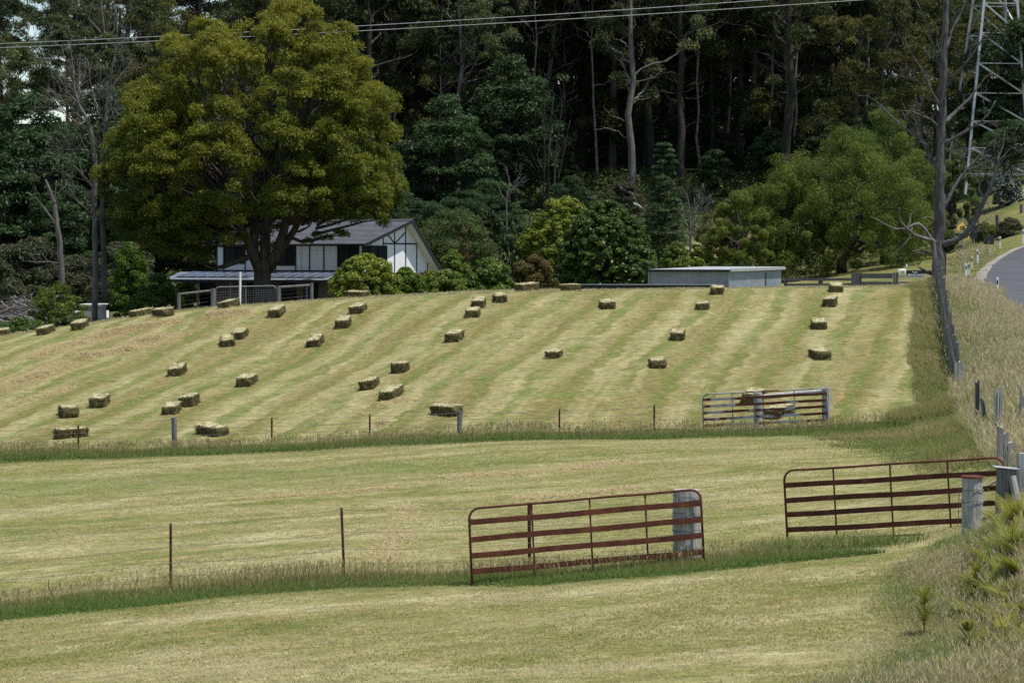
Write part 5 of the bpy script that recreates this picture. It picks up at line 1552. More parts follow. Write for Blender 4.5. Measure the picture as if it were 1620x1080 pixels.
for Y, us in ((296, (490, 545, 590, 650, 705, 765, 835, 1285, 1330, 1375, 1420)), (306, (885, 1010, 1065, 1235)), (318, (470, 530, 600, 650, 720, 760, 830, 890, 950, 1010, 1060, 1100, 1150, 1215, 1255, 1300)), (345, (400, 450, 500, 545, 590, 640, 690, 735, 780, 825, 870, 915, 960, 1005, 1050, 1095, 1140, 1185, 1230, 1275, 1375)),
              (368, (-50, 130, 170, 215, 260, 300, 350, 395, 445, 490, 535, 585, 630, 675, 720, 765, 810, 855, 900, 945, 990, 1040, 1085, 1130, 1175, 1220, 1262, 1300, 1385, 1430, 1480, 1530, 1580, 1630)),
              (392, (100, 200, 320, 420, 520, 610, 700, 790, 880, 970, 1060, 1150, 1240, 1390, 1450, 1550))):
    for u in us: gum(u + rf_.uniform(-12, 12), Y + rf_.uniform(-7, 7), rf_.choice((5, 5, 6)), rf_.uniform(.75, 1.15), 'one of the lower leafy eucalypts crowding between the tall forest trunks', LOW)
# left side: darker wattles and gums
for u, Y in ((-60, 268), (5, 290), (125, 305), (190, 290), (250, 300), (320, 305), (380, 298), (440, 300), (300, 275), (-20, 320), (225, 330)):
    gum(u, Y, rf_.choice((1, 3, 2)), rf_.uniform(.55, .75) if 20 < u < 110 else rf_.uniform(.75, 1.0), 'one of the dark eucalypts crowding the forest behind the left dead trees', 'eucalypts on the left of the forest')

wp = [[(2.0, 2.4), (4, 4.2), (7, 4.6), (10, 3.8), (13, 2.0), (14, .8)], [(1.0, 3.0), (3, 4.6), (6, 5.0), (9, 3.8), (11, 1.6)], [(5, 1.0), (7, 4.0), (9, 5.2), (11, 3.6), (12.2, 1.2)]]
wts = [make_wattle(21, wp[0], M['wattle_leaf'], 90, 1.35, 300), make_wattle(22, wp[1], M['wattle_leaf'], 85, 1.3, 300), make_wattle(23, wp[2], M['wattle_leaf'], 60, 1.3, 300)]
for u, Y, k, sc, lab in ((712, 262, 0, 1.0, 'broad dark green wattle right of the golden tree'), (815, 272, 0, 1.15, 'tall dense wattle left of the bare trunk thicket'), (735, 245, 2, .52, 'small umbrella shaped wattle above the grey green bush'),
                         (903, 256, 1, .52, 'dark wattle bush at the foot of the tall bare trunks'), (640, 262, 1, .95, 'dark wattle half behind the right edge of the golden tree'), (668, 238, 1, .62, 'low dark wattle behind the house gable'),
                         (1345, 300, 2, .95, 'umbrella topped green wattle high above the willow'), (600, 240, 0, .8, 'dark wattle behind the house roof'), (780, 250, 1, .6, 'low dark wattle above the grey green bush'),
                         (1600, 236, 2, .62, 'green umbrella crown before the pylon legs'), (45, 246, 0, 1.35, 'large dark green wattle at the upper left edge'), (-30, 240, 1, 1.3, 'dark green wattle cut off by the left edge'),
                         (165, 262, 0, 1.35, 'dark wattle behind the crown of the dead tree pair'), (215, 270, 1, 1.5, 'high dark wattle left of the golden tree top'), (105, 238, 1, .95, 'dark wattle between the snag and the dead tree pair'),
                         (250, 240, 0, 1.1, 'dark wattle behind the left edge of the golden tree'), (330, 236, 1, 1.0, 'dark wattle deep behind the golden tree and chimney'), (1625, 262, 2, 1.35, 'dark green umbrella crown at the upper right edge'), (1558, 262, 2, .85, 'small dark green crown between the pylon legs'), (480, 240, 1, 1.0, 'dark wattle behind the middle of the house roof')):
    place(wts[k], G(u, Y, -.2), sc, rf_.uniform(0, 6.28), lab, 'dark green wattles')
for u, Y, k, s_ in ((880, 286, 1, .5), (1130, 276, 1, .46), (1215, 278, 0, .5), (1255, 286, 1, .6), (1060, 300, 0, .45), (1150, 296, 1, .42), (1200, 302, 0, .5), (840, 284, 0, .6), (760, 286, 1, .8), (560, 266, 1, .9), (1300, 284, 1, .7), (1380, 276, 0, .7)):
    place(wts[k], G(u, Y, -.3), s_, rf_.uniform(0, 6.28), 'one of the low dark wattles growing between the forest trunks', 'low wattles between the forest trunks')
bush_p = [(.1, 2.0), (1.2, 3.0), (2.6, 3.2), (4.2, 2.4), (5.2, .8)]
br = make_wattle(31, bush_p, M['brown_leaf'], 60, .9, 240, .34, .12, 5, .12, 'bush')
for u, Y, sc, lab in ((20, 226, 1.15, 'brownish green bush at the left edge above the log heap'), (60, 232, 1.2, 'brownish bush behind the leaning snag'), (120, 228, .9, 'brownish bush between the snag and the dead tree pair'), (850, 238, .7, 'grey brown bush behind the yellow green hedge'), (-20, 220, 1.0, 'brownish bush cut off by the left edge'),
                      (190, 224, 1.1, 'brownish bush behind the dark conifer on the left'), (985, 262, .75, 'brown green scrub around the white stump'), (1300, 262, 1.1, 'brown green scrub behind the willow top')):
    place(br, G(u, Y, -.1), sc, rf_.uniform(0, 6.28), lab, None, cat='bush')

# understorey that nobody could count
n = 4200; g_ = np.random.default_rng(77)
uu = g_.uniform(-120, 1720, n); Yq = g_.uniform(246, 370, n); Xq = (uu - CX) / F * Yq
ok = ~((uu > 1440) & (Yq < 268)); Xq, Yq = Xq[ok], Yq[ok]; Zq = zg(Xq, Yq)
hq = g_.uniform(.3, 1.5, len(Xq)) * (1 + .5 * vnoise(Xq, Yq, .06, 4)); C = np.stack([Xq, Yq, Zq + hq * .5], 1); Rr = np.stack([hq * 1.1, hq * 1.1, hq * .8], 1)
V, T = leaf_quads(C, Rr, 60, .45, .15, tint_c=g_.uniform(.2, .75, len(Xq)), seed=5)
tag(np_quads('undergrowth', V, M['grey_leaf'], {'tint': T}), 'scrub and ferns on the forest floor', None, None, 'stuff')

# ---- the big golden tree before the house
YT = 184.0; tb = G(416, YT, -.2); SC = F / YT
gt = thing('golden_tree', 'huge round golden olive tree with a forked trunk standing before the house', 'tree', tb)
rs = random.Random(3); m = MB(tb)
def T_(u, row, dy=0.0): p = P(u, row, YT); p.y += dy; return p
m.tube([tb, T_(416, 470), T_(415, 445), T_(416, 425), T_(417, 412)], [.82, .66, .58, .62, .66], 12, rough=.05)
limbs = [[(410, 425, 0, .40), (400, 400, -.3, .36), (393, 380, -.5, .30), (385, 365, -.8, .26), (365, 340, -1.5, .2), (330, 300, -2, .14), (290, 250, -2, .08)],
         [(404, 412, 0, .34), (401, 385, .4, .30), (400, 350, .6, .28), (398, 310, 1, .24), (385, 255, 1.5, .17), (360, 180, 2, .1), (340, 110, 2, .05)],
         [(418, 425, 0, .46), (419, 390, .2, .36), (420, 350, .3, .32), (424, 300, .2, .28), (425, 250, 0, .24), (428, 180, 0, .16), (420, 90, 0, .08), (422, 30, 0, .04)],
         [(424, 425, 0, .44), (438, 400, -.3, .38), (449, 370, -.6, .32), (455, 345, -.9, .28), (470, 300, -1.5, .22), (495, 240, -2.2, .14), (520, 170, -2.5, .08)],
         [(440, 400, -.3, .30), (462, 370, 0, .24), (480, 335, .6, .2), (520, 290, 1.5, .14), (560, 240, 2, .1), (590, 190, 2.2, .05)],
         [(398, 405, -.2, .22), (380, 412, -.6, .19), (355, 422, -1, .16), (338, 424, -1.6, .10), (322, 415, -2, .05)],
         [(449, 370, -.6, .15), (480, 383, -1.2, .1), (515, 378, -2, .06), (545, 365, -2.4, .03)],
         [(420, 360, .3, .16), (440, 340, .3, .13), (455, 315, 0, .1), (470, 270, 0, .06)],
         [(393, 380, -.5, .18), (350, 350, .5, .13), (300, 345, 1, .09), (255, 350, 1.5, .04)], [(470, 300, -1.5, .14), (520, 320, -3, .1), (560, 335, -4, .06), (585, 345, -4.5, .03)],
         [(385, 365, -.8, .16), (350, 375, -3, .12), (305, 385, -4.5, .08), (265, 390, -5, .04)], [(330, 300, -2, .1), (270, 290, -4, .07), (215, 270, -5, .03)], [(425, 250, 0, .14), (470, 190, -4, .09), (500, 120, -5.5, .04)], [(425, 250, 0, .14), (380, 200, -4, .09), (340, 150, -5.5, .04)]]
for lb in limbs: m.tube([T_(a, b, c) for a, b, c, _ in lb], [x[3] for x in lb], 8, rough=.05)
# crown outline from the tree itself: half width at each height, lobed clumps over it
prof_rows = [(4, 30, 420), (18, 85, 424), (50, 135, 420), (90, 172, 415), (140, 205, 422), (200, 226, 405), (250, 232, 404), (300, 228, 400), (345, 200, 398), (372, 150, 395)]
pr_r = [p[0] for p in prof_rows]; cl = []
def shell_pt(row, a, k_): 
    hw = np.interp(row, pr_r, [p[1] for p in prof_rows]); cx = np.interp(row, pr_r, [p[2] for p in prof_rows])
    return T_(cx + math.cos(a) * hw * k_, row, math.sin(a) * hw / SC * k_ * .92)


# billowing lobes, each built of small leafy puffs over its upper side
lobes = []
for row, nn, lr in ((22, 3, 1.7), (62, 8, 2.0), (112, 11, 2.2), (165, 13, 2.3), (218, 14, 2.3), (268, 14, 2.2), (315, 13, 2.0), (345, 8, 1.7)):
    a0 = rs.uniform(0, 6.28)
    for q in range(nn):
        a = a0 + 2 * math.pi * q / nn + rs.uniform(-.35, .35)
        if row > 335 and (math.sin(a) < -.55 or math.cos(a) > .1): continue
        if row > 300 and math.cos(a) > .15 and math.sin(a) < .3: row_shift = -22
        else: row_shift = 0
        l_ = lr * rs.uniform(.6, 1.25); hw = np.interp(row, pr_r, [p[1] for p in prof_rows]) / SC
        p = shell_pt(max(14, row + row_shift + rs.uniform(-26, 26)), a, max(.1, (hw - l_ * .72) / hw) * rs.uniform(.94, 1.04)); p.z -= l_ * .45; lobes.append((p, l_))
for p, l_ in lobes:
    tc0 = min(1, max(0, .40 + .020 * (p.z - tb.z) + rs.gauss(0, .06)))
    for q in range(int(9 + 5 * l_)):
        dv = Vector((rs.gauss(0, 1), rs.gauss(0, 1), abs(rs.gauss(.25, .8)))).normalized(); c_ = rs.uniform(.45, .85)
        o_ = p + Vector((dv.x * l_, dv.y * l_, dv.z * l_ * .85)) * rs.uniform(.72, 1.0); cl.append((tuple(o_), (c_, c_, c_ * .82), min(1, max(0, tc0 + rs.gauss(0, .07)))))
    for q in range(5):
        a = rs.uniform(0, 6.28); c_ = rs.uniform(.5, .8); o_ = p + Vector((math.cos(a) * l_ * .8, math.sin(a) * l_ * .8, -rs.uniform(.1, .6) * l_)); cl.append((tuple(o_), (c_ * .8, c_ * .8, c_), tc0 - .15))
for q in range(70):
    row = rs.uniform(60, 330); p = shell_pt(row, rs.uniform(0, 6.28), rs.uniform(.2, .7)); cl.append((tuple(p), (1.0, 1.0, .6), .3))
for u, row, dy in ((250, 385, -5), (275, 398, -5), (300, 405, -4.5), (325, 412, -2), (300, 375, -4.5), (265, 372, -4), (230, 360, -3), (380, 330, -6), (440, 335, -6), (415, 335, -5), (455, 338, -4), (470, 335, -5), (350, 345, -5), (590, 335, -4), (610, 310, -3), (330, 380, -4.5), (430, 322, -6.5)):
    cl.append((tuple(T_(u, row, dy)), (.95, .95, .6), .45 + rs.gauss(0, .1)))
for q in range(70):
    u = rs.uniform(188, 335); row = rs.uniform(318, 400 - max(0, 235 - u) * .9); cl.append((tuple(T_(u, row, rs.uniform(-6, 1))), (.8, .8, .62), .34 + rs.gauss(0, .08)))
for u, row, dy in ((505, 372, -2), (522, 377, -2.2), (540, 368, -2.4), (548, 372, -2.4), (530, 330, -3.4), (556, 336, -4), (572, 342, -4.4), (586, 346, -4.5), (545, 342, -3.6), (490, 382, -1.5)):
    cl.append((tuple(T_(u, row, dy)), (.45, .45, .32), .42))
for q in range(14):
    u = rs.uniform(500, 612); row = rs.uniform(285, 320 - max(0, u - 570) * .5); cl.append((tuple(T_(u, row, rs.uniform(-5, 1))), (.7, .7, .55), .36 + rs.gauss(0, .08)))
for c in cl[::9]:
    e = Vector(c[0]); o = T_(416 + (e.x - tb.x) * SC * .45, np.interp(e.z, [tb.z, tb.z + 24], [460, 0]) * .55 + 190, e.y * .4 - YT * .4); 
    m.tube(bend(o, e, 4, .06, rs), [.11, .09, .07, .05, .02], 4, cap=False)
m.build('trunk', M['bark_gold'], gt, smooth=True)
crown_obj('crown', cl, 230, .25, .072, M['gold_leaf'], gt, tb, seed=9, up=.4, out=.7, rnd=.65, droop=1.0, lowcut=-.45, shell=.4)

# ---- shrubs and garden trees
def shrub(name, label, u, Y, wpx, top, mat, cat='shrub', n=60, crf=.22, per=260, L=.2, W=.09, shape='dome', seed=0, bot=None, squash=1.0, inner=.2, **kw):
    b = G(u, Y, -.15); s = F / Y; h = zr(top, Y) - b.z; w_ = wpx / s / 2
    prof = {'dome': [(h * .05, w_ * .86), (h * .3, w_), (h * .55, w_ * .93), (h * .78, w_ * .68), (h * .93, w_ * .36), (h, w_ * .12)],
            'cone': [(h * .03, w_), (h * .2, w_ * .92), (h * .5, w_ * .58), (h * .8, w_ * .25), (h, w_ * .03)],
            'column': [(h * .02, w_ * .9), (h * .3, w_), (h * .75, w_ * .8), (h * .93, w_ * .45), (h, w_ * .1)],
            'ball': [(h * .0, w_ * .45), (h * .2, w_ * .85), (h * .5, w_), (h * .8, w_ * .72), (h, w_ * .2)]}[shape]
    rs = random.Random(seed + int(u)); t = thing(name, label, cat, b)
    m = MB(); m.tube(bend((0, 0, -.1), (0, 0, h * .7), 4, .04, rs), [max(.04, w_ * .06) * k for k in (1.2, 1, .8, .5, .2)], 7)
    cl = lumps(prof, n, w_ * crf, rs, .8 if shape != 'column' else 1.6, squash=squash, inner=inner)
    for c in cl[::max(4, n // 20)]: m.tube(bend((0, 0, max(.05, c[0][2] * .5)), c[0], 3, .06, rs), [.03, .025, .02, .01], 4, cap=False)
    m.build('trunk', M['bark_dark'], t, smooth=True)
    crown_obj('crown', cl, per, L, W, mat, t, seed=seed + int(u), **dict(dict(up=.35, out=.75, rnd=.55, lowcut=-.6, tj=.2), **kw))
    return t


shrub('camellia_bush', 'big dark glossy dome shaped bush left of the shed', 959, 157, 164, 318, M['camellia_leaf'], n=900, crf=.085, per=130, L=.17, W=.10, out=.8, rnd=.55, inner=.05)
shrub('hedge_bush', 'yellow green rounded bush left of the big dark dome', 892, 168, 162, 311, M['yellow_leaf'], n=620, crf=.09, per=120, L=.18, W=.10, inner=.05)
for u, tp, w_ in ((793, 352, 13), (802, 362, 14), (811, 350, 15), (823, 346, 15), (831, 358, 13)): shrub('cypress', {793: 'leftmost thin cypress column', 802: 'short cypress column second from left', 811: 'middle cypress column', 823: 'tallest dark cypress column', 831: 'cypress column against the yellow green bush'}[u] + ' in the clump behind the yellow shrubs', u, 168 + (u % 3), w_, tp, M['cypress_leaf'], 'tree', n=46, crf=.45, per=170, L=.16, W=.05, shape='column', droop=-1.5, out=.9, rnd=.35)['group'] = 'cypress columns'
shrub('broad_bush', 'broad grey green bush behind the house gable', 718, 214, 160, 333, M['grey_leaf'], n=160, crf=.2, per=330, L=.22, W=.07, droop=-.6)
shrub('dwarf_conifer', 'small bronze tipped conifer left of its darker twin', 734, 182, 32, 364, M['red_leaf'], 'tree', n=50, crf=.32, per=200, L=.16, W=.06, shape='cone'); shrub('dwarf_conifer', 'small dark green conifer right of its bronze twin', 752, 183, 26, 358, M['fresh_leaf'], 'tree', n=46, crf=.34, per=200, L=.16, W=.06, shape='cone')
shrub('shrub', 'lime green feathery shrub right of the house gable', 717, 152, 66, 396, M['lime_leaf'], n=70, crf=.24, L=.16, W=.07); shrub('shrub', 'lime green rounded shrub below the cypress columns', 772, 146, 96, 410, M['lime_leaf'], n=100, crf=.2, L=.17, W=.08)
shrub('shrub', 'low yellow green shrub left of the rounded lime shrub', 706, 141, 84, 429, M['lime_leaf'], n=80, crf=.2, L=.16, W=.08); shrub('rhododendron', 'large round bush covering the corner of the house', 580, 139, 122, 402, M['yellow_leaf'], n=420, crf=.10, per=120, L=.16, W=.08, inner=.06)
shrub('shrub', 'green bush in the hedge right of the large round bush', 645, 140, 70, 424, M['fresh_leaf'], n=80, crf=.2, L=.16, W=.08); shrub('shrub', 'small bush in the hedge below the end of the gable', 676, 143, 52, 428, M['yellow_leaf'], n=60, crf=.24, L=.16, W=.08)
shrub('shrub', 'reddish green shrub left of the big dark dome', 843, 147, 84, 404, M['red_leaf'], n=80, crf=.22, L=.16, W=.06); shrub('shrub', 'green bush filling the foot of the yellow green hedge', 802, 150, 50, 428, M['grey_leaf'], n=50, crf=.24, L=.16, W=.06)
shrub('shrub', 'bright green ball shaped shrub behind the left end of the shed', 1069, 168, 62, 380, M['lime_leaf'], n=70, crf=.22, L=.17, W=.08); shrub('shrub', 'yellowish shrub between the bright ball shrub and the willow', 1102, 172, 48, 390, M['yellow_leaf'], n=50, crf=.26, L=.17, W=.07)
shrub('shrub', 'small shrub with orange tinted top left of the willow', 1118, 186, 50, 338, M['red_leaf'], n=60, crf=.25, L=.18, W=.07)
shrub('conifer', 'bushy dark conifer left of the verandah', 205, 196, 74, 384, M['fresh_leaf'], 'tree', n=120, crf=.26, per=260, L=.18, W=.06, shape='ball', tj=.14); shrub('shrub', 'bright green shrub at the left end of the verandah', 252, 190, 82, 434, M['lime_leaf'], n=90, crf=.22, L=.17, W=.09)
shrub('shrub', 'green shrub behind the verandah posts', 296, 202, 60, 446, M['lime_leaf'], n=60, crf=.24, L=.17, W=.09); shrub('shrub', 'low bright shrub at the foot of the bushy conifer', 222, 180, 50, 462, M['lime_leaf'], n=46, crf=.26, L=.17, W=.09)
shrub('shrub', 'olive shrub before the pale gravel at the left', 92, 176, 100, 446, M['willow_leaf'], n=90, crf=.2, per=200, L=.18, W=.07, shape='ball'); shrub('shrub', 'low dark shrub at the left edge below the gravel', 35, 165, 100, 502, M['camellia_leaf'], n=70, crf=.2, L=.17, W=.08); shrub('shrub', 'low green shrub right of the low dark one under the gravel', 118, 150, 80, 496, M['grey_leaf'], n=60, crf=.22, L=.16, W=.08)
shrub('flowering_bush', 'bush covered in white blossom below the pylon', 1594, 236, 56, 268, M['white_flower'], n=70, crf=.25, per=200, L=.2, W=.14, tj=.3)
shrub('bush', 'small dark bush on the grass slope above the road', 1596, 205, 50, 345, M['brown_leaf'], n=40, crf=.3, per=160, L=.2, W=.06); shrub('bush', 'low bush on the slope left of the tall grey fence post', 1558, 208, 54, 352, M['willow_leaf'], n=40, crf=.3, per=160, L=.2, W=.06)
# conifer: tiers of drooping sprays
b = G(1051, 208, -.2); h = zr(226, 208) - b.z; w_ = 90 / F * 208 / 2; rs = random.Random(8); t = thing('conifer', 'dark tiered conifer left of the shed end with a pointed top', 'tree', b); m = MB()
m.tube([(0, 0, -.2), (0, 0, h * .5), (.05, 0, h * .97)], [.2, .12, .03], 8); cl = []
for q in range(24):
    f = .06 + .92 * q / 23; rr_ = w_ * (1.05 - f) ** .68 * rs.uniform(.85, 1.12)
    for k in range(max(5, int(15 * (1.1 - f)))):
        a = rs.uniform(0, 6.28); k2 = rr_ * rs.uniform(.55, .95); e = (math.cos(a) * k2, math.sin(a) * k2, h * f + .1 * k2); c_ = .34 + .42 * (1 - f)
        m.tube([(0, 0, h * f - .15), e], [.04, .015], 4, cap=False); cl.append((e, (c_ * 1.2, c_ * 1.2, c_ * .62), .5 + rs.gauss(0, .14)))
m.build('trunk', M['bark_dark'], t); crown_obj('crown', cl, 230, .22, .06, M['conifer_leaf'], t, seed=4, up=.6, out=.5, rnd=.5, lowcut=-.3)


# ---- willows: domes of hanging sprays
def willow(label, u, Y, wpx, top, bot, n, seed, mat, tall=.9, shape=None):
    b = G(u, Y, -.2); s = F / Y; h = zr(top, Y) - b.z; w_ = wpx / s / 2; rs = random.Random(seed); t = thing('willow', label, 'tree', b)
    prof = shape or [(h * .10, w_ * .88), (h * .35, w_), (h * .6, w_ * .92), (h * .78, w_ * .7), (h * .92, w_ * .4), (h, w_ * .12)]
    m = MB(); tr = bend((0, 0, -.2), (0, 0, h * .5), 5, .05, rs); m.tube(tr, [.42, .36, .32, .28, .24, .2], 9, rough=.05)
    cl0 = lumps(prof, n, w_ * .14, rs, .8, inner=.3); cl = []
    for q, (c, r_, tc) in enumerate(cl0):
        cl.append((c, (r_[0], r_[0], r_[0] * .75), tc + .08)); ln = rs.uniform(.5, 1.3) * r_[0]
        cl.append(((c[0] * 1.02, c[1] * 1.02, c[2] - ln), (r_[0] * .6, r_[0] * .6, ln * 1.1), tc - .08))
        if q % 4 == 0: m.tube(bend(tr[2 + q % 3], c, 5, .07, rs), [.16, .13, .1, .07, .05, .02], 5, cap=False)
    m.build('trunk', M['bark_gum'], t, smooth=True)
    crown_obj('crown', cl, 300, .22, .046, mat, t, seed=seed, up=.3, out=.6, rnd=.6, droop=1.6, lowcut=-.9)
    return t


willow('large round willow with hanging foliage behind the rail fence', 1333, 188, 296, 202, 0, 210, 41, M['willow_leaf'])
willow('taller willow crown behind the large round willow, left of the bare dead tree', 1400, 200, 210, 172, 0, 110, 42, M['willow_leaf'])
willow('smallest willow at the left end of the willow group', 1168, 180, 128, 302, 0, 90, 43, M['willow_leaf']); willow('olive willow between the smallest and the large round one', 1232, 186, 190, 244, 0, 120, 44, M['willow_leaf'])
willow('dark green tree just right of the bare dead tree', 1500, 206, 110, 235, 0, 70, 45, M['grey_leaf'])

# ---- dead trees
def dead_tree(label, u, Y, paths, mat, seed, lev=3, dens=1.0, name='dead_tree', twl=2.2):
    b = G(u, Y, -.3); rs = random.Random(seed); t = thing(name, label, 'tree', b); m = MB(b); tw = m
    for k, pa in enumerate(paths):
        pts = []; rad = []
        for (uu_, row, r_, dy) in pa:
            p = P(uu_, row, Y); p.y += dy; pts.append(p); rad.append(r_)
        if k == 0 or pa[0][1] > 9000: pts[0].z = b.z
        fp, fr = [], []
        for q in range(len(pts) - 1):
            for s_ in range(3):
                f = s_ / 3; jj = .10 * rad[q]; fp.append(pts[q].lerp(pts[q + 1], f) + Vector((rs.gauss(0, jj), rs.gauss(0, jj), 0)) * (s_ > 0)); fr.append(rad[q] + (rad[q + 1] - rad[q]) * f)
        fp.append(pts[-1]); fr.append(rad[-1]); m.tube(fp, fr, 12 if rad[0] > .15 else 6, rough=.11)
        if dens:
            for q in range(1, len(fp)):
                if fr[q] < .16 and rs.random() < dens * .55:
                    d = (fp[q] - fp[q - 1]).normalized(); s_ = Matrix.Rotation(rs.uniform(0, 6.28), 3, d) @ d.orthogonal().normalized()
                    branch(tw, fp[q], d * .7 + s_ * .8 + Vector((0, 0, .25)), rs.uniform(.4, 1.0) * twl * max(.35, min(1, fr[q] / .07)), max(.018, fr[q] * .45), lev - 1, rs, [], .6, .12, (2, 3), .6, 5, .011, .09)
    m.build('trunk', mat, t, smooth=True)
    return t


Y = 113.6
dead_tree('large bare grey dead tree with crooked limbs at the top of the paling fence', 1487, Y, [
    [(1487, 455, .32, 0), (1485, 420, .28, 0), (1484, 380, .255, .05), (1487, 340, .24, 0), (1486, 300, .22, -.04), (1489, 230, .19, .04), (1491, 160, .16, 0), (1493, 90, .145, 0), (1496, 30, .12, 0), (1497, -40, .10, 0), (1503, -130, .04, 0)],
    [(1489, 388, .15, 0), (1506, 382, .135, -.2), (1522, 373, .125, -.3), (1536, 355, .11, -.4), (1549, 326, .105, -.5), (1562, 302, .09, -.5), (1571, 277, .075, -.5), (1578, 255, .05, -.5), (1592, 238, .03, -.6), (1606, 228, .015, -.6)],
    [(1571, 277, .06, -.5), (1574, 258, .045, -.4), (1586, 230, .025, -.2), (1590, 205, .012, 0)],
    [(1490, 333, .10, 0), (1500, 318, .085, .3), (1512, 297, .075, .5), (1526, 277, .06, .7), (1540, 262, .05, .8), (1556, 244, .03, .9), (1565, 234, .015, 1)],
    [(1534, 268, .04, .7), (1548, 264, .03, .6), (1564, 252, .014, .5)],
    [(1493, 228, .09, 0), (1508, 219, .075, -.2), (1527, 208, .06, -.3), (1545, 197, .05, -.4), (1560, 183, .035, -.5), (1572, 160, .02, -.5)],
    [(1494, 195, .11, 0), (1506, 184, .09, .3), (1522, 170, .07, .5), (1540, 152, .05, .7), (1556, 132, .03, .8), (1566, 118, .015, .8)],
    [(1495, 140, .08, 0), (1510, 118, .06, -.4), (1530, 95, .045, -.7), (1550, 62, .03, -.9), (1562, 40, .012, -1)], [(1496, 80, .08, 0), (1506, 50, .065, .3), (1522, 22, .045, .5), (1538, -15, .025, .6)],
    [(1485, 268, .10, 0), (1473, 252, .085, .2), (1464, 226, .07, .3), (1452, 214, .06, .4), (1432, 200, .045, .5), (1412, 182, .035, .6), (1393, 162, .02, .6), (1375, 150, .01, .6)],
    [(1459, 218, .055, .3), (1457, 198, .045, .3), (1456, 178, .03, .3), (1450, 150, .015, .3)], [(1488, 170, .07, 0), (1474, 150, .055, -.3), (1460, 118, .04, -.5), (1440, 90, .025, -.6), (1425, 60, .012, -.7)],
    [(1490, 110, .07, 0), (1478, 78, .055, .2), (1470, 40, .04, .3), (1452, 0, .025, .4)], [(1489, 205, .06, 0), (1470, 190, .045, -.4), (1440, 178, .03, -.6), (1415, 176, .014, -.7)]], M['bark_dead_dark'], 51, 3, .55, twl=1.5)
Y2 = 113.4
dead_tree('bleached crooked low limbs reaching left from the large dead tree', 1486, Y2, [
    [(1484, 381, .11, 0), (1474, 381, .10, -.3), (1458, 377, .085, -.6), (1442, 372, .075, -.8), (1430, 362, .065, -.9), (1422, 354, .06, -.9), (1417, 342, .04, -.9), (1418, 329, .02, -.9)],
    [(1480, 384, .085, 0), (1470, 376, .08, -.3), (1462, 364, .075, -.4), (1450, 354, .07, -.5), (1440, 357, .06, -.5), (1430, 362, .055, -.6), (1414, 363, .045, -.6), (1400, 357, .035, -.6), (1386, 348, .025, -.6), (1374, 343, .01, -.6)],
    [(1430, 362, .04, -.9), (1435, 350, .035, -.8), (1437, 340, .025, -.7), (1444, 334, .01, -.6)], [(1476, 404, .06, 0), (1464, 399, .05, -.3), (1453, 396, .045, -.4), (1442, 397, .03, -.5)],
    [(1475, 346, .035, 0), (1466, 343, .03, -.3), (1455, 346, .015, -.5)], [(1440, 360, .03, -.6), (1434, 378, .022, -.7), (1422, 392, .018, -.7), (1402, 402, .01, -.7)], [(1476, 433, .10, 0), (1464, 430, .08, -.4), (1454, 425, .05, -.7), (1446, 421, .02, -.9)]], M['bark_dead'], 52, 2, 0, name='dead_tree') 
dl = bpy.data.objects
low = [o for o in dl if o.name.startswith('dead_tree') and o.parent is None]
# the low limbs grow from the same trunk: hang them on it as a part
main, lowt = low[0], low[1]
for ch in list(lowt.children): 
    ch.name = 'bleached_limb'; ch.parent = main; ch.location = lowt.location - main.location
bpy.data.objects.remove(lowt)

Y = 186
dead_tree('tall pair of grey dead trunks with a wide bare crown on the left', 156, Y, [
    [(150, 478, .22, 0), (151, 400, .20, 0), (149, 330, .185, 0), (151, 260, .16, 0), (146, 215, .15, 0), (136, 185, .12, 0), (124, 165, .09, .3), (116, 140, .07, .5), (113, 105, .045, .6), (108, 70, .02, .7)],
    [(163, 478, .21, .6), (162, 400, .195, .6), (160, 330, .18, .6), (163, 260, .16, .6), (165, 205, .15, .6), (167, 165, .12, .6), (172, 140, .09, .6), (176, 105, .065, .5), (182, 75, .04, .4), (185, 40, .015, .4)],
    [(149, 300, .09, 0), (135, 280, .075, -.4), (118, 262, .06, -.7), (106, 248, .03, -1)], [(138, 190, .08, 0), (128, 198, .07, -.5), (112, 186, .055, -.8), (98, 165, .04, -1), (82, 140, .02, -1.2)], [(165, 195, .08, .6), (176, 186, .07, .2), (186, 175, .05, 0), (205, 168, .02, -.2)],
    [(165, 200, .08, .6), (156, 178, .07, .9), (146, 158, .055, 1.2), (138, 130, .04, 1.4), (134, 95, .02, 1.5)], [(170, 150, .07, .6), (180, 128, .055, .8), (194, 110, .04, 1), (206, 92, .015, 1.2)], [(124, 165, .07, .3), (110, 150, .055, 0), (92, 120, .035, -.3), (75, 100, .015, -.5)],
    [(150, 345, .06, 0), (138, 330, .05, -.5), (124, 318, .04, -.8), (108, 285, .02, -1)], [(160, 280, .06, .6), (170, 262, .05, .4), (184, 255, .02, .2)], [(150, 250, .06, 0), (140, 238, .05, -.4), (122, 238, .025, -.7), (100, 238, .012, -1)]], M['bark_dead'], 53, 4, 1.0, twl=2.6)
dead_tree('grey leaning snag with a few stub branches left of the dead pair', 99, 192, [
    [(100, 470, .25, 0), (97, 420, .22, 0), (93, 370, .19, 0), (87, 330, .16, 0), (79, 302, .12, 0), (72, 284, .05, 0)], [(92, 360, .10, 0), (82, 345, .08, -.2), (68, 325, .06, -.4), (58, 312, .03, -.6)], [(96, 418, .06, 0), (80, 414, .05, -.3), (60, 415, .035, -.5), (46, 413, .015, -.6)], [(78, 414, .03, -.3), (70, 405, .02, -.3), (64, 396, .01, -.3)], [(90, 345, .06, .2), (86, 310, .05, .3), (88, 285, .02, .3)]], M['bark_dead'], 54, 2, .3)
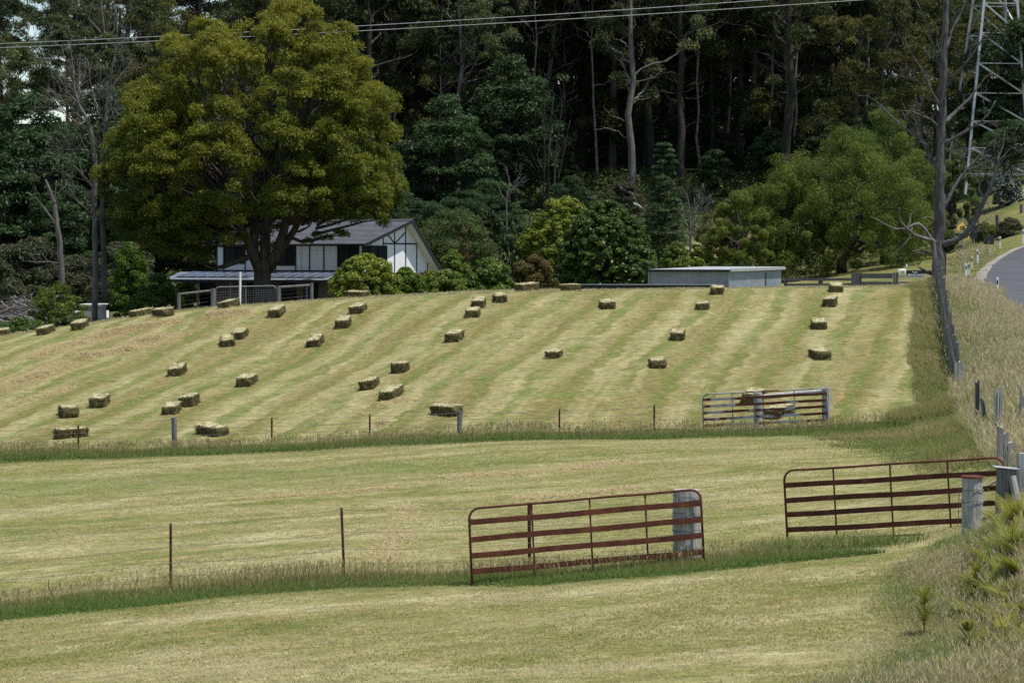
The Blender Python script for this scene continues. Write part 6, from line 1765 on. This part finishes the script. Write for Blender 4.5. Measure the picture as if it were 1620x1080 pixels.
dead_tree('thicket of thin bleached dead stems before the tall dark trunks', 866, 262, [
    [(866, 330, .16, 0), (868, 250, .13, 0), (872, 180, .09, 0), (876, 150, .03, 0)], [(858, 330, .10, .5), (862, 260, .08, .5), (860, 190, .05, .5), (862, 160, .02, .5)], [(876, 325, .12, -.4), (878, 250, .09, -.4), (886, 190, .06, -.4), (890, 165, .03, -.4)], [(880, 300, .07, 0), (892, 240, .05, 0), (902, 190, .02, 0)]], M['bark_gum'], 55, 3, 1.1, twl=3.2)
dead_tree('small bare white branched dead tree behind the grey green bush', 803, 226, [
    [(803, 345, .09, 0), (801, 320, .07, 0), (806, 295, .05, 0), (802, 265, .015, 0)], [(802, 322, .05, 0), (792, 305, .04, 0), (785, 285, .02, 0)], [(804, 310, .05, 0), (815, 292, .04, 0), (824, 270, .015, 0)]], M['bark_dead'], 56, 3, 1.2, twl=2.0)
dead_tree('leafless grey bush between the conifer and the willow', 1092, 214, [
    [(1092, 380, .12, 0), (1092, 350, .09, 0), (1090, 325, .05, 0), (1086, 305, .02, 0)], [(1092, 365, .08, 0), (1078, 340, .05, 0), (1072, 318, .02, 0)], [(1093, 365, .08, 0), (1106, 340, .05, 0), (1112, 320, .02, 0)], [(1092, 360, .07, 1), (1099, 335, .05, 1), (1100, 312, .02, 1)]], M['bark_dead'], 57, 4, 2.0, 'dead_bush', 2.0)
dead_tree('bare dead tree with a white upper limb at the top left of the forest', 172, 276, [
    [(170, 230, .26, 0), (168, 120, .2, 0), (166, 60, .14, 0), (160, 10, .1, 0), (166, -40, .04, 0)], [(167, 60, .1, 0), (140, 30, .07, 0), (148, 0, .05, 0), (150, -30, .02, 0)], [(167, 70, .1, 0), (186, 40, .08, 0), (180, 0, .05, 0), (190, -30, .02, 0)]], M['bark_dead'], 58, 4, 1.1, twl=3.2)
# stump and bleached log on the clearing
def log(name, label, Y, pts, r, mat=None):
    P_ = [P(u, row, Y) for u, row in pts]; m = MB(P_[0]); m.tube(P_, r, 8, rough=.1); o = m.build(name, mat or M['bark_white'], smooth=True); o.location = P_[0]; tag(o, label, name.replace('_', ' ').split()[-1] if name != 'tree_stump' else 'stump')


log('fallen_log', 'bleached crooked log lying in the scrub above the big dome', 262, [(976, 292), (985, 300), (1000, 306), (1006, 318)], [.10, .16, .14, .08]); log('fallen_log', 'short white log close above the dome right of the crooked log', 250, [(1002, 322), (1010, 325), (1016, 330)], [.1, .12, .08])
p = at(936, 318, 235, 300); o = MB(p)
for dx, hh in ((-.28, .7), (0, 1.0), (.26, .75)): o.tube([p + Vector((dx, 0, -.2)), p + Vector((dx * .9, 0, hh))], [.18, .10], 7, rough=.15)
o = o.build('tree_stump', M['bark_white']); o.location = p; tag(o, 'ragged white stump in the scrub above the yellow green bush', 'stump')

# ---- near right corner: bracken, seedling, scrub, dry sticks
def fern(label, u, Y, h, seed, nf=6, spread=1.0, mat=None):
    b = G(u, Y, -.03); rs = random.Random(seed); t = thing('bracken_fern', label, 'fern', b, 0, 'bracken in the near right corner'); V, T = [], []; m = MB()
    for k in range(nf):
        a = rs.uniform(0, 6.28); L = h * rs.uniform(.75, 1.15); lean = rs.uniform(.75, 1.45) * spread
        pts = [Vector((math.cos(a) * lean * L * f ** 1.4 * .8, math.sin(a) * lean * L * f ** 1.4 * .8, L * (f - .28 * f * f * lean))) for f in np.linspace(0, 1, 22)]
        m.tube(pts, list(np.linspace(.007, .002, 22)), 4, cap=False)
        tcol = rs.uniform(.2, .9)
        for q in range(5, 22):
            d = (pts[min(q + 1, 21)] - pts[q - 1]).normalized(); s_ = d.cross(Vector((0, 0, 1))).normalized(); n_ = s_.cross(d); pl = L * .24 * (1 - (q - 5) / 17) ** .9 + .01
            for sg in (-1, 1):
                pd = (s_ * sg + d * .45 - n_ * .12).normalized()
                for w_ in range(8):
                    f = (w_ + .5) / 8; c = pts[q] + pd * pl * f; e = pd.cross(n_).normalized(); ll = pl * .20 * (1 - f * .8)
                    for s2 in (-1, 1):
                        a0, a1 = c - pd * pl * .05, c + pd * pl * .05; tip = c + e * s2 * ll + pd * .01
                        V += [a0, a1, tip + pd * .004, tip - pd * .004]; T += [min(1, max(0, tcol + rs.gauss(0, .12)))] * 4
    m.build('stalk', M['fern_leaf'], t); np_quads('frond', np.array([tuple(v) for v in V]), mat or M['fern_leaf'], {'tint': np.array(T)}, t); return t


fern('yellow green bracken at the right edge below the capped posts', 1600, 37.4, .78, 61, 15); fern('bracken with a frond pointing left into the grass', 1568, 37.4, .62, 62, 13, 1.2); fern('bracken at the right edge lower down', 1616, 35.5, .7, 63, 14)
fern('bracken clump left of the lower edge bracken', 1582, 34.8, .55, 64, 13); fern('small yellowish bracken near the bottom right corner', 1602, 31.6, .42, 65, 12); fern('low bracken at the bottom edge under the seedling', 1515, 30.6, .34, 66, 10); fern('dark green bracken right behind the tall one', 1614, 39.0, .8, 67, 14, mat=M['fern_leaf'])
fern('bracken between the two capped posts and the right edge', 1590, 39.6, .55, 68, 12); fern('low bracken halfway down the right edge', 1618, 33.2, .5, 69, 12)
for q, (u, Y, h) in enumerate(((1548, 36.2, .42), (1560, 35.2, .46), (1535, 34.2, .36), (1575, 33.4, .44), (1605, 34.2, .5), (1590, 32.6, .42), (1556, 32.4, .36), (1620, 36.8, .6), (1580, 38.2, .5), (1606, 30.6, .4), (1572, 30.8, .36), (1590, 36.2, .5))):
    fern('one of the yellow green bracken ferns crowding the lower right edge', u, Y, h, 80 + q, 11, 1.1)['group'] = 'bracken crowding the lower right edge'


def seedling(label, u, Y, h, seed, mat):
    b = G(u, Y, -.03); rs = random.Random(seed); t = thing('wattle_seedling', label, 'seedling', b); m = MB(); m.tube([(0, 0, 0), (.01, 0, h * .5), (0, .01, h)], [.008, .006, .002], 5); V, T = [], []
    for k in range(38):
        f = rs.uniform(.04, .95); a = rs.uniform(0, 6.28); L = h * .70 * (1.05 - f * .7) * rs.uniform(.5, 1.2); d = Vector((math.cos(a), math.sin(a), rs.uniform(.6, 1.5))).normalized(); o = Vector((0, 0, h * f)); s_ = d.cross(Vector((0, 0, 1))).normalized()
        m.tube([o, o + d * L], [.003, .001], 4, cap=False)
        for q in range(18):
            g_ = (q + 1) / 18; c = o + d * L * g_; ll = .045 * (1 - abs(g_ - .5)) + .01; sg = 1 if q % 2 else -1; e = (s_ * sg + d * .6 + Vector((0, 0, rs.uniform(-.2, .3)))).normalized(); w_ = d * .006
            V += [c - w_, c + w_, c + e * ll + w_ * .4, c + e * ll - w_ * .4]; T += [min(1, max(0, .6 + rs.gauss(0, .18)))] * 4
    m.build('stem', M['bark_dark'], t); np_quads('foliage', np.array([tuple(v) for v in V]), mat, {'tint': np.array(T)}, t)


seedling('feathery light green wattle seedling alone in the grass', 1462, 33.4, .58, 71, M['fern_leaf']); seedling('feathery seedling under the left pointing bracken frond', 1545, 35.4, .5, 72, M['fern_leaf']); seedling('small feathery seedling at the bottom right edge', 1532, 31.8, .42, 73, M['fern_leaf'])
for q, (u0, r0, u1, r1, Y, lab) in enumerate(((1570, 868, 1640, 985, 35.5, 'long bleached dead stick slanting down across the bracken'), (1545, 905, 1618, 1000, 34.6, 'thin pale dead stick below the long one'), (1588, 885, 1632, 930, 35.9, 'short pale stick at the right edge by the bracken'))):
    m = MB(); a, b = P(u0, r0, Y), P(u1, r1, Y - .5); pts = bend(a, b, 5, .03, random.Random(q + 3)); m.tube(pts, [.008, .010, .011, .012, .012, .013], 5); o = m.build('dead_stick', M['bark_white']); tag(o, lab, 'stick')
for u, Y, lab in ((88, 42.9, 'thin bare sapling stick leaning in the grass near the left edge'),):
    b = G(u, Y); m = MB(b); m.tube([b, b + Vector((-.05, 0, .16)), b + Vector((-.12, 0, .30)), b + Vector((-.11, 0, .40))], [.012, .01, .008, .006], 5); o = m.build('dead_stick', M['bark_dead']); o.location = b; tag(o, lab, 'stick')
